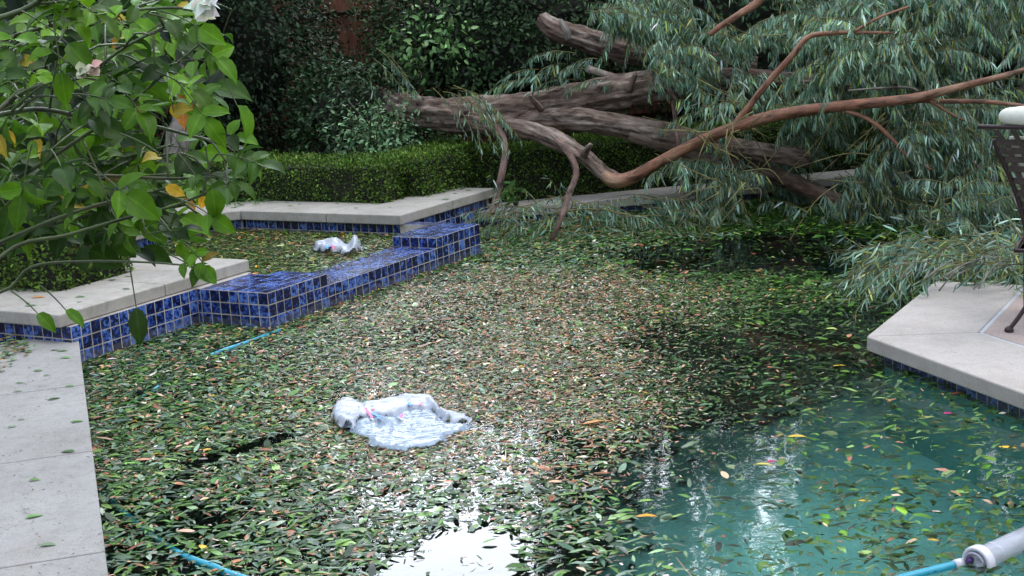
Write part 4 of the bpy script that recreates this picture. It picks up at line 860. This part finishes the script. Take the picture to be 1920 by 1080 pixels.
# bare twigs
tb = TB()
for i in range(110):
    x, y = random.choice([(random.uniform(1300, 1900), random.uniform(0, 330)), (random.uniform(1560, 1900), random.uniform(180, 420)), (random.uniform(1330, 1420), random.uniform(230, 420))]); Y = random.uniform(11.3, 12.3); S = atY(x, y, Y)
    if S.z < .2: continue
    d = Vector((random.uniform(-1, 1), random.uniform(-.4, .2), random.uniform(-.9, .6))); l = random.uniform(.3, .8); m_ = S + d * l * .5 + Vector((random.gauss(0, .05), 0, random.gauss(0, .05)))
    tb.tube([S, m_, S + d * l + Vector((0, 0, -.1))], [.0055, .004, .0015], 5, 4)
tb.build('bare_twigs', M['twig'], ft)
# broken spray heaped on the patio corner
ht = thing('broken_branch', at(1780, 530, DZ), 'heap of broken eucalyptus branch with grey green leaves lying at the patio corner', 'branch')
tw = Twigs()
for i in range(190):
    px, py = random.uniform(1650, 1960), random.uniform(452, 500)
    if px < 1730: zz = random.uniform(.08, .25)
    else: zz = random.uniform(.18, .42)
    tw.add(at(px, py, zz), (random.uniform(-1, .8), random.uniform(-.35, .7), random.uniform(-.2, .35)), random.uniform(.22, .45), .7, .024, (.08, .13), zmin=(.005 if px < 1735 else DZ + .004), hang=.45)
for i in range(34):
    tw.add(at(random.uniform(1650, 1715), random.uniform(475, 512), random.uniform(.1, .3)), (random.uniform(-1, -.2), random.uniform(-.8, -.1), random.uniform(-.2, .2)), random.uniform(.3, .5), .8, .024, (.08, .13), zmin=.005, hang=.5)
tw.build(ht, mul=1.05)
tb = TB()
for i in range(14):
    S = at(random.uniform(1690, 1900), random.uniform(480, 520), random.uniform(.2, .42)); d = Vector((random.uniform(.2, 1), random.uniform(-.1, .7), random.uniform(.0, .5))); l = random.uniform(.25, .55)
    tb.tube([S - d * l * .5, S + Vector((0, 0, random.gauss(0, .04))), S + d * l * .5], [.005, .004, .002], 5, 3)
tb.build('bare_twigs', M['grey_bark'], ht)

# ------------------------------------------------------------ rose in the foreground
rt = thing('rose_bush', (-1.5, 2.1, .14), 'leafy rose bush leaning in from the left foreground with faded white flowers and yellowing leaves', 'rose bush')
tb = TB(); LP, LD, LN, LL, LC = [], [], [], [], []
GRN = [(.10, .24, .010), (.065, .17, .010), (.15, .32, .015), (.035, .09, .008)]
OUT = [(-400, -300), (410, -300), (415, 60), (440, 75), (435, 165), (405, 190), (375, 175), (352, 235), (400, 235), (500, 245), (500, 300), (450, 305), (490, 320), (485, 370), (425, 380), (430, 430), (400, 445), (425, 505), (415, 545), (330, 600), (225, 570), (205, 520), (160, 470), (120, 500), (95, 580), (30, 590), (-400, 620)]
def in_out(p, q=None):
    x, y = to_px(np.array([tuple(p)])); x, y = x[0], y[0]
    if not inpoly1(x, y, OUT): return False
    if 288 < x < 362 and 212 < y < 318: return False
    if y > 340 and random.random() < min(.80 if x < 230 else .45, (y - 340) / 110): return False
    return True
def rose_leaf(S, d, size, n=5, colr=None, face=None, keep=False, pre=None):
    """one compound leaf: rachis, pairs of leaflets and an end leaflet"""
    if not keep and not in_out(Vector(S) + Vector(d).normalized() * size * 1.6): return
    if pre:
        if not in_out(pre): return
        tb.tube([pre, (pre + Vector(S)) / 2 + Vector((0, 0, .012)), Vector(S)], [.0022, .0017, .0013], 5, 2)
    d = Vector(d).normalized(); up = Vector(face or (random.gauss(0, .35), -.45 + random.gauss(0, .3), .9)); sd_ = d.cross(up).normalized()
    ln = size * 1.35; pts = [Vector(S)]; dd_ = d.copy()
    for i in range(4): dd_ = (dd_ + Vector((0, 0, -.10))).normalized(); pts.append(pts[-1] + dd_ * ln / 4)
    tb.tube(pts, [.0014, .0012, .0011, .001, .0008], 5, 1, 0, False, False)
    c = colr or random.choice(GRN)
    def put(p, dr, s):
        LP.append(p); LD.append(dr); LN.append(up + Vector((random.gauss(0, .5), random.gauss(0, .4), random.gauss(0, .3)))); LL.append(s); LC.append(c if random.random() > .025 else (.45, .34, .04))
    put(pts[-1], dd_ + Vector((random.gauss(0, .1), 0, random.gauss(0, .1))), size)
    for k in range((n - 1) // 2):
        b = pts[-1].lerp(pts[0], .12 + .38 * k)
        for s_ in (-1, 1): put(b, d * .45 + sd_ * s_ + Vector((0, 0, random.gauss(-.1, .15))), size * random.uniform(.72, .92))
def cane(pts, r0, r1, nl, size=(.034, .054), dirx=.8, side=True):
    P = [atY(*p) for p in pts]; Rr = [r0 + (r1 - r0) * i / (len(P) - 1) for i in range(len(P))]; tb.tube(P, Rr, 8, 5)
    Q, _ = smooth_path(P, Rr, 6)
    for i in range(nl):
        f = (i + random.random()) / nl * (len(Q) - 2); q = Q[int(f)].lerp(Q[int(f) + 1], f % 1)
        if side and random.random() < .75:      # short side shoot that carries the leaf
            e = q + Vector((random.gauss(dirx * .03, .05), random.gauss(-.02, .12), random.gauss(.0, .05)))
            q, pre = e, q
        else: pre = None
        rose_leaf(q, (random.gauss(dirx, .7), random.gauss(-.3, .5), random.gauss(-.15, .4)), random.uniform(*size), random.choice([3, 5, 5]), pre=pre)
cane([(-160, 700, 2.1), (0, 482, 2.2), (130, 440, 2.25), (260, 402, 2.3), (330, 385, 2.3), (410, 350, 2.3)], .0038, .0018, 17)
cane([(-160, 560, 2.3), (0, 548, 2.3), (60, 500, 2.3), (160, 490, 2.3), (280, 492, 2.25), (370, 500, 2.2)], .003, .0013, 12, dirx=.6)
cane([(-150, 330, 2.3), (0, 205, 2.35), (60, 165, 2.35), (150, 145, 2.3), (240, 85, 2.3), (320, 45, 2.3)], .004, .002, 22)
cane([(-120, 240, 2.1), (0, 215, 2.2), (80, 205, 2.25), (180, 225, 2.3), (280, 235, 2.3), (360, 255, 2.3), (440, 272, 2.3)], .0045, .002, 17)
cane([(-120, 420, 2.4), (40, 330, 2.4), (150, 260, 2.4), (230, 205, 2.4), (330, 120, 2.4), (400, 60, 2.4)], .004, .0016, 26)
cane([(-100, 120, 2.5), (50, 60, 2.5), (180, 30, 2.5), (300, 15, 2.45), (400, 20, 2.4)], .004, .0016, 22)
cane([(-100, 420, 2.6), (60, 340, 2.6), (200, 330, 2.6), (320, 335, 2.5), (430, 330, 2.5)], .004, .002, 17)
cane([(-100, 60, 2.2), (40, 20, 2.2), (120, -30, 2.2), (220, -60, 2.2)], .005, .002, 12)
cane([(-100, 500, 2.5), (80, 420, 2.5), (200, 380, 2.5), (300, 360, 2.5), (370, 400, 2.5)], .004, .002, 12)
for Yd in (2.7, 2.9, 3.2, 3.5):
    for k in range(7):
        y0 = random.uniform(20, 400); cane([(-120, y0 + 120, Yd), (40, y0 + 40, Yd), (180, y0, Yd), (random.uniform(260, 330), y0 - random.uniform(0, 60), Yd)], .004, .0018, 12, (.05, .072))
# leaves that draw the outline
for (x, y, dx, dz, s, n_) in [(395, 100, .5, -.9, .066, 1), (375, 245, 1, .05, .042, 3), (380, 325, 1, -.1, .042, 3), (385, 275, .1, -1, .05, 1), (60, 270, -.3, -.8, .06, 3), (150, 300, .9, -.5, .066, 3), (225, 250, 1, -.3, .05, 1), (240, 480, .1, -1, .062, 1), (320, 478, 1, -.4, .036, 5), (335, 372, .9, -.3, .045, 3), (100, 45, .1, -.9, .055, 1), (40, 20, 1, -.5, .065, 1), (345, 455, .8, -.7, .036, 5), (300, 20, .9, -.2, .05, 3), (340, 60, .9, -.5, .05, 3), (330, 150, .7, -.8, .055, 3), (20, 545, .8, -.5, .042, 1), (75, 535, .8, -.6, .042, 1)]:
    rose_leaf(atY(x, y, 2.15), (dx, -.15, dz), s * .92, n_, GRN[0], (.15, -.8, .6), True)
# wall of leaves further back, their shade put into darker greens
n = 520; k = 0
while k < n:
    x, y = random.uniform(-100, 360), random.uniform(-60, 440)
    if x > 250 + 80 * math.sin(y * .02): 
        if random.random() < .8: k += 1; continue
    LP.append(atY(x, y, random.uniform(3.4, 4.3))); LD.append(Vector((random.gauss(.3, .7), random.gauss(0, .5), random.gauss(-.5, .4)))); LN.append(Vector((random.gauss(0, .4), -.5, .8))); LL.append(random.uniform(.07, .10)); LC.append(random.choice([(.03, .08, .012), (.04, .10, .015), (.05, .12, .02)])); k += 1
tb.build('canes', M['cane'], rt)
OUT = [(-400, -300), (410, -300), (415, 60), (440, 75), (435, 165), (405, 190), (375, 175), (352, 235), (400, 235), (485, 255), (485, 290), (440, 300), (475, 325), (470, 360), (415, 372), (430, 430), (400, 445), (425, 505), (415, 545), (330, 600), (225, 570), (205, 520), (160, 470), (120, 500), (95, 580), (30, 590), (-400, 620)]
_P = np.array([tuple(v + Vector(d).normalized() * l * .8) for v, d, l in zip(LP, LD, LL)]); _x, _y = to_px(_P); _k = ~((_x > 292) & (_x < 358) & (_y > 220) & (_y < 314))
LP, LD, LN, LL, LC = ([a for a, b in zip(A_, _k) if b] for A_ in (LP, LD, LN, LL, LC))
n = len(LP); L = np.array(LL); Cc = np.array(LC) * np.clip(1 + rng.normal(0, .38, (n, 1)), .3, 1.8)
leafmesh('foliage', np.array([tuple(v) for v in LP]), np.array([tuple(v) for v in LD]), np.array([tuple(v) for v in LN]), L, L * rng.uniform(.48, .68, n), np.clip(Cc * .78, .008, .9), 'rose', M['rose_leaf'], rt, rng.normal(.12, .15, n))
# spent yellow leaves
yl0 = [(325, 195, 2.28), (345, 215, 2.28), (330, 180, 2.3), (70, 262, 2.6), (5, 245, 2.6), (170, 335, 2.5), (385, 368, 2.28), (310, 350, 2.4), (225, 70, 2.4), (150, 100, 2.4), (345, 372, 2.35), (255, 470, 2.2), (300, 440, 2.3), (430, 395, 2.3), (190, 385, 2.4), (130, 90, 2.5)]
yl = yl0[:11]; n = len(yl); leafmesh('yellow_leaves', np.array([tuple(atY(*p)) for p in yl]), np.stack([rng.normal(.2, .5, n), rng.normal(-.3, .4, n), rng.normal(-.7, .4, n)], 1), np.tile([.1, -.8, .6], (n, 1)) + rng.normal(0, .4, (n, 3)), rng.uniform(.022, .036, n), rng.uniform(.013, .02, n), pal(n, [(.70, .42, .03), (.75, .50, .08), (.50, .22, .03)], [3, 2, 2], .15), 'rose', M['rose_leaf'], rt, rng.normal(.3, .3, n))
def flower(px, py, Y, n, s, cols, label=None):
    p = np.array(tuple(atY(px, py, Y))); a = rng.uniform(0, 6.28, n)
    D = np.stack([np.cos(a) * .8 + .2, np.sin(a) * .5 - .4, rng.uniform(-.9, .5, n)], 1)
    o = leafmesh('rose_flower', p + rng.normal(0, s * .12, (n, 3)), D, rng.normal(0, .5, (n, 3)) + np.array([0, -.8, .4]), rng.uniform(.7, 1.15, n) * s, rng.uniform(.8, 1.1, n) * s, pal(n, cols, [1] * len(cols), .08), 'rose', M['petal'], rt, rng.normal(.25, .4, n))
    if label: o['label'] = label
flower(382, 10, 2.1, 16, .022, [(.80, .78, .80), (.82, .78, .72)], 'drooping white rose at the top of the bush')
flower(176, 126, 2.0, 9, .014, [(.62, .45, .42), (.70, .60, .55)], 'wilted pinkish rose'); flower(152, 136, 2.0, 8, .013, [(.42, .42, .28), (.60, .55, .45)], 'withered cream rose')

# ------------------------------------------------------------ plastic bags
def sheet(name, outline, z0, hf, m, parent, step=.007, split=None, mats=None):
    pts = [at(px, py, z0) for px, py in outline]; poly = [(p.x, p.y) for p in pts]
    xs = [p[0] for p in poly]; ys = [p[1] for p in poly]; nx = int((max(xs) - min(xs)) / step) + 2; ny = int((max(ys) - min(ys)) / step) + 2
    X, Y = np.meshgrid(min(xs) + np.arange(nx) * step, min(ys) + np.arange(ny) * step, indexing='ij'); x = X.ravel(); y = Y.ravel()
    jx = x + (vnoise(x, y, 30, 5) - .5) * .03; jy = y + (vnoise(x, y, 30, 6) - .5) * .03
    ins = inpoly(jx, jy, poly); ed = np.minimum(segdist(x, y, poly + [poly[0]]) / .03, 1); px, py = to_px(np.stack([x, y, np.full(len(x), z0)], 1))
    z = hf(px, py, x, y) * np.sin(ed * math.pi / 2) + z0
    V = [(a, b, c) for a, b, c in zip(x, y, z)]; F = []; idx = lambda i, j: i * ny + j
    for i in range(nx - 1):
        for j in range(ny - 1):
            q = (idx(i, j), idx(i + 1, j), idx(i + 1, j + 1), idx(i, j + 1))
            if all(ins[k] for k in q): F.append(q)
    used = sorted({k for f in F for k in f}); mp = {k: i for i, k in enumerate(used)}
    o = build(name, [V[k] for k in used], [tuple(mp[k] for k in f) for f in F], m, parent, None, True)
    so2 = o.modifiers.new('thickness', 'SOLIDIFY'); so2.thickness = .0015; return o
def g(px, py, cx, cy, sx, sy): return np.exp(-((px - cx) / sx) ** 2 - ((py - cy) / sy) ** 2)
def ridge(px, py, pl, w_): return np.exp(-(segdist(px, py, pl) / w_) ** 2)
bt = thing('plastic_bag', at(745, 800, 0), 'torn white plastic shopping bag floating flat on the leaf mat in the pool', 'plastic bag')
def crumple(x, y): return .012 * (1 - np.abs(vnoise(x * .35 + y * .12, y - x * .2, 26, 32) * 2 - 1)) + .010 * vnoise(x, y, 7, 31) + .005 * (1 - np.abs(vnoise(x * .5, y + x * .3, 52, 33) * 2 - 1))
sheet('wet_film', [(666, 815), (640, 800), (650, 790), (672, 790), (700, 778), (760, 770), (812, 770), (842, 796), (862, 798), (884, 800), (868, 812), (838, 818), (836, 830), (800, 838), (762, 846), (730, 843), (700, 838), (690, 826)], .020,
      lambda px, py, x, y: .004 + crumple(x, y) * .7 + .015 * ridge(px, py, [(675, 800), (700, 792), (740, 797)], 9), M['wetfilm'], bt)
sheet('film', [(619, 792), (622, 772), (636, 758), (662, 757), (690, 764), (720, 758), (760, 749), (800, 746), (815, 752), (826, 766), (830, 778), (862, 781), (884, 788), (880, 794), (862, 796), (848, 800), (826, 786), (806, 772), (770, 772), (742, 786), (700, 786), (676, 798), (668, 808), (640, 803)], .024,
      lambda px, py, x, y: .014 + crumple(x, y) * .9 + .024 * g(px, py, 645, 784, 30, 26) + .016 * ridge(px, py, [(690, 770), (760, 757), (805, 760), (845, 795)], 8) + .012 * ridge(px, py, [(660, 795), (700, 790), (760, 780), (800, 778)], 6), M['film'], bt, .006)
def marks(name, blobs, z0, m, parent):
    for bl in blobs: mark(name, [bl], z0, m, parent)
def mark(name, blobs, z0, m, parent):
    V, F = [], []
    for (px, py, w_, h_, an) in blobs:
        b = len(V); k = 9
        for i in range(k):
            th = 2 * math.pi * i / k; r = random.uniform(.6, 1.15); dx, dy = 1.35 * w_ * math.cos(th) * r, 1.35 * h_ * math.sin(th) * r
            ca, sa = math.cos(R(an)), math.sin(R(an)); V.append(at(px + dx * ca - dy * sa, py + dx * sa + dy * ca, z0 + random.uniform(0, .001)))
        F.append(tuple(range(b, b + k))[::-1])
    o = build(name, V, F, m, parent); s = o.modifiers.new('thickness', 'SOLIDIFY'); s.thickness = .001; return o
marks('printing', [(687, 768, 4, 2, 60), (692, 775, 6, 2, 50), (700, 767, 3, 1.2, 0), (753, 779, 3.5, 2, -40), (789, 757, 1.6, 3, 20), (696, 781, 3, 1.2, 30)], .062, M['pinkink'], bt)
marks('printing', [(697, 761, 5, 1.5, -10), (706, 778, 6, 1.6, 20), (712, 783, 5, 1.4, 5), (768, 757, 4, 2, 30), (664, 771, 4, 1, 10), (704, 774, 3, 1.2, 40)], .06, M['blueink'], bt)
bt = thing('plastic_bag', at(625, 470, SPZ), 'small crumpled white plastic bag floating in the raised spa', 'plastic bag')
sheet('film', [(587, 466), (600, 460), (618, 457), (638, 458), (655, 468), (668, 460), (676, 462), (680, 470), (668, 477), (644, 480), (636, 474), (622, 475), (604, 473), (590, 471)], SPZ + .018,
      lambda px, py, x, y: .015 + crumple(x, y) + .045 * g(px, py, 628, 467, 17, 9) + .025 * g(px, py, 598, 468, 14, 6) + .075 * g(px, py, 667, 468, 10, 9), M['film'], bt, .006)
marks('printing', [(615, 462, 4, 1.3, 0), (612, 464, 3, 1.2, 30)], SPZ + .068, M['blueink'], bt); marks('printing', [(625, 464, 1.6, 3, 10), (624, 461, 3, 1, 0)], SPZ + .072, M['pinkink'], bt)

# ------------------------------------------------------------ hoses and skimmer canister
hp = [(180, 940), (270, 1005), (352, 1046), (400, 1063), (460, 1086), (800, 1190), (1300, 1180), (1560, 1120), (1700, 1082), (1800, 1057)]
t = thing('pool_hose', at(1700, 1082, 0), 'turquoise pool hose floating among the leaves along the bottom edge', 'hose')
P = [at(x, y, z_) for (x, y), z_ in zip(hp, [-.12, -.05, -.004, .004, .0, -.05, -.05, -.02, .003, .004])]
tb = TB(); Q, Rr = smooth_path(P, [.015] * len(P), 60); Rr = [r * (1 + (.035 if i % 3 else -.05)) for i, r in enumerate(Rr)]; tb.tube(Q, Rr, 12, 1, 0, True, False); tb.build('tube', M['hose'], t)
c0 = at(1800, 1057, .006); c1 = at(1790, 1060, .006)
TB().tube([c1, c0, c0 + (c0 - c1) * .8], [.0185, .0185, .017], 16, 1, 0, True, False).build('cuff', M['whiteplastic'], t)
t = thing('pool_hose', at(465, 642, 0), 'turquoise hose barely showing between the leaves in front of the blue tiles', 'hose')
TB().tube([at(200, 800, -.1), at(285, 735, -.006), at(345, 697, -.03), at(400, 665, -.004), at(465, 642, .000), at(530, 618, -.006), at(600, 590, -.08)], [.014] * 7, 10, 12).build('tube', M['hose'], t)
cen = at(1829, 1056, .020); ax = (at(1920, 1012, .025) - cen).normalized()
t = thing('skimmer_canister', cen, 'clear cylindrical leaf canister with white end ring floating at the lower right corner', 'canister')
up_ = Vector((0, 0, 1)); sd_ = ax.cross(up_).normalized(); up_ = sd_.cross(ax)
def lathe(name, prof, m, seg=40, parent=t):
    V, F = [], []
    for (s, r) in prof:
        for k in range(seg):
            a = 2 * math.pi * k / seg; V.append(cen + ax * s + (sd_ * math.cos(a) + up_ * math.sin(a)) * r * .80)
    for i in range(len(prof) - 1):
        for k in range(seg): F.append((i * seg + k, i * seg + (k + 1) % seg, (i + 1) * seg + (k + 1) % seg, (i + 1) * seg + k))
    return build(name, V, F, m, parent, None, True)
lathe('tube', [(.03, .056), (.06, .056), (.10, .0545), (.20, .054), (.34, .052), (.345, .0)], M['clear'])
for i in range(1): lathe('rib', [(.10 + .2 * i, .0535), (.102 + .2 * i, .0555), (.108 + .2 * i, .0555), (.11 + .2 * i, .0535)], M['clear'])
lathe('end_ring', [(.004, .052), (-.002, .060), (.0, .068), (.006, .071), (.034, .071), (.040, .066), (.040, .055)], M['whiteplastic'])
lathe('end_cap', [(.012, .053), (.010, .046), (.018, .044), (.020, .030), (.012, .027), (.012, .012), (.020, .010), (.020, .0005)], M['whiteplastic'])
arc = [cen - ax * .006 + (sd_ * math.cos(R(a)) + up_ * math.sin(R(a))) * .036 for a in range(20, 175, 14)]
TB().tube(arc, [.005] * len(arc), 8, 3).build('handle', M['greyplastic'], t)
kp = cen - ax * .008 + sd_ * .022 * -1 + up_ * .004
TB().tube([kp, kp + ax * .02], [.009, .009], 14, 1, 0, True, False).build('plug', M['purple'], t)

# ------------------------------------------------------------ patio chair (seen from behind)
YC = 7.42; F0 = at(1891, 622, DZ); YC = F0.y
ct = thing('patio_chair', (F0.x, F0.y, DZ), 'dark bronze iron patio chair with woven strap back and pale cushion at the right edge', 'chair')
cxm = F0.x + .285                                     # centre line
def side(sg):
    """left post measured from the photo, mirrored for the right one"""
    raw = [(1857, 262), (1864, 282), (1876, 312), (1889, 352), (1899, 395), (1905, 435), (1911, 485), (1913, 530), (1911, 562), (1900, 592), (1892, 618)]
    out = []
    for i, (x, y) in enumerate(raw):
        dy = [-.10, -.09, -.07, -.04, -.01, .02, .05, .05, .04, .02, 0][i]; p = atY(x + 22 * (1 - i / 10) + 4 * (i < 10), y, YC + dy)
        if sg > 0: p = Vector((2 * cxm - p.x, p.y, p.z))
        out.append(p)
    return out
LPst, RPst = side(-1), side(1)
for P in (LPst, RPst):
    TB().tube(P, [.010, .0115, .012, .012, .012, .012, .012, .012, .012, .0115, .0115], 10, 5).build('rear_leg', M['iron'], ct)
    f = P[-1]; TB().tube([Vector((f.x, f.y, DZ + .0)), Vector((f.x, f.y, DZ + .008)), Vector((f.x, f.y, DZ + .02)), Vector((f.x, f.y, DZ + .03))], [.022, .025, .021, .010], 14, 1, 0, True, False).build('foot', M['iron'], ct)
    sg = -1 if P is LPst else 1
    fx = cxm + sg * .27; TB().tube([(fx, YC + .52, DZ), (fx, YC + .50, DZ + .2), (fx, YC + .49, DZ + .42), (fx, YC + .47, DZ + .62)], [.012] * 4, 10, 4).build('front_leg', M['iron'], ct)
    TB().tube([P[5] + Vector((0, 0, .04)), (fx + sg * .02, YC + .25, DZ + .66), (fx, YC + .47, DZ + .63), (fx, YC + .50, DZ + .58)], [.010, .015, .014, .010], 10, 5).build('arm', M['iron'], ct)
    cx_, cz_ = P[8] + Vector((.045 * -sg, 0, 0)), 0
    TB().tube([cx_ + Vector((math.cos(a) * .04, 0, math.sin(a) * .04)) for a in np.linspace(0, 2 * math.pi, 13)], [.006] * 13, 8, 2).build('scroll', M['iron'], ct)
    for z_ in (6, 5):
        q = P[z_]; TB().tube([q - Vector((0, 0, .012)), q + Vector((0, 0, .012))], [.0155, .0155], 10, 1, 0, True, False).build('collar', M['iron'], ct)
TL = atY(1862, 239, YC - .14); TR = Vector((2 * cxm - TL.x, TL.y, TL.z))
TB().tube([TL, TL.lerp(TR, .25) + Vector((0, -.05, .0)), TL.lerp(TR, .5) + Vector((0, -.07, .0)), TL.lerp(TR, .75) + Vector((0, -.05, 0)), TR], [.012] * 5, 10, 6).build('top_rail', M['iron'], ct)
def strip(name, pts, wdir, wd, th, m, parent):
    V, F = [], []; n = len(pts)
    for p in pts:
        for (a, b) in ((-.5, -.5), (.5, -.5), (.5, .5), (-.5, .5)): V.append(Vector(p) + Vector(wdir) * (wd * a) + Vector((0, 1, 0)) * (th * b))
    for i in range(n - 1):
        for k in range(4): F.append((i * 4 + k, i * 4 + (k + 1) % 4, (i + 1) * 4 + (k + 1) % 4, (i + 1) * 4 + k))
    F.append((0, 1, 2, 3)); F.append(tuple((n - 1) * 4 + k for k in (3, 2, 1, 0)))
    return V, F
def backpt(u, v):
    """u across 0..1, v down 0..1 on the woven back"""
    a = LPst; f = .2 + v * 5.2; i = min(int(f), 9); l = a[i].lerp(a[i + 1], f - i); r = Vector((2 * cxm - l.x, l.y, l.z))
    if v < .06: l, r = TL.lerp(l, v / .06 * .8 + .2), TR.lerp(r, v / .06 * .8 + .2)
    p = l.lerp(r, u); p.y -= .07 * math.sin(math.pi * u) * (1 - v * .3); return p
V, F = [], []
for k in range(9):
    v = .05 + k * .105; pts = [backpt(u, v) + Vector((0, .003 * (-1) ** (k + j), 0)) for j, u in enumerate(np.linspace(0.0, 1.0, 13))]
    a, b = strip('', pts, (0, 0, 1), .031, .003, None, None); o = len(V); V += a; F += [tuple(i + o for i in q) for q in b]
for k in range(9):
    u = .09 + k * .1025; pts = [backpt(u, v) + Vector((0, .004 * (-1) ** (k + j + 1), 0)) for j, v in enumerate(np.linspace(0, .92, 13))]
    a, b = strip('', pts, (1, 0, 0), .027, .003, None, None); o = len(V); V += a; F += [tuple(i + o for i in q) for q in b]
build('woven_back', V, F, M['strap'], ct)
sz = DZ + .42
TB().tube([(cxm - .26, YC + .04, sz), (cxm - .28, YC + .5, sz), (cxm + .28, YC + .5, sz), (cxm + .26, YC + .04, sz), (cxm - .26, YC + .04, sz)], [.011] * 5, 8, 1, 0, True, False).build('seat_frame', M['iron'], ct)
V, F = [], []
for k in range(8):
    y_ = YC + .08 + k * .055; a, b = strip('', [(cxm - .27, y_, sz), (cxm + .27, y_, sz)], (0, 0, 1), .003, .033, None, None); o = len(V); V += a; F += [tuple(i + o for i in q) for q in b]
for k in range(9):
    x_ = cxm - .23 + k * .057; a, b = strip('', [(x_, YC + .05, sz + .003), (x_, YC + .5, sz + .003)], (1, 0, 0), .033, .003, None, None); o = len(V); V += a; F += [tuple(i + o for i in q) for q in b]
build('woven_seat', V, F, M['strap'], ct)
def pillow(name, fn, nu, nv, m, parent):
    V = [fn(i / nu * 2 * math.pi, j / nv) for i in range(nu) for j in range(nv + 1)]; F = []
    for i in range(nu):
        for j in range(nv): F.append((i * (nv + 1) + j, ((i + 1) % nu) * (nv + 1) + j, ((i + 1) % nu) * (nv + 1) + j + 1, i * (nv + 1) + j + 1))
    return build(name, V, F, m, parent, None, True)
def sq(c, p): return math.copysign(abs(c) ** p, c)
cl_ = atY(1893, 234, YC - .1)
wid = 2 * (cxm - cl_.x)
def backc(a, t_):
    e = min(1, math.sin(math.pi * t_) * 5) ** .5 if 0 < t_ < 1 else 0
    v = .5 - .47 * e * sq(math.sin(a), .6); b = backpt(.05 + .9 * t_, min(max(v, .02), .98))
    return Vector((b.x, b.y + .045 + .035 * e * sq(math.cos(a), .8), b.z))
pillow('back_cushion', backc, 28, 22, M['cushion'], ct)
def rollc(a, t_):
    t_ = .5 - .5 * math.cos(math.pi * t_); e = max(0, 1 - abs(2 * t_ - 1) ** 8) ** .5; x = cl_.x + wid * t_; wv_ = 1 + .03 * math.sin(t_ * 40)
    return Vector((x, YC - .13 - .04 * math.sin(math.pi * t_) + .062 * e * math.cos(a) * wv_, TL.z + .048 + .052 * e * math.sin(a) * wv_))
pillow('head_roll', rollc, 24, 26, M['cushion'], ct)
def seatc(a, t_):
    e = min(1, math.sin(math.pi * t_) * 5) ** .5 if 0 < t_ < 1 else 0
    return Vector((cxm - .25 + .5 * t_, YC + .29 + .22 * e * sq(math.cos(a), .5), sz + .045 + .036 * e * sq(math.sin(a), .7)))
pillow('seat_cushion', seatc, 28, 18, M['cushion'], ct)

ct.rotation_euler = (0, 0, R(-27))
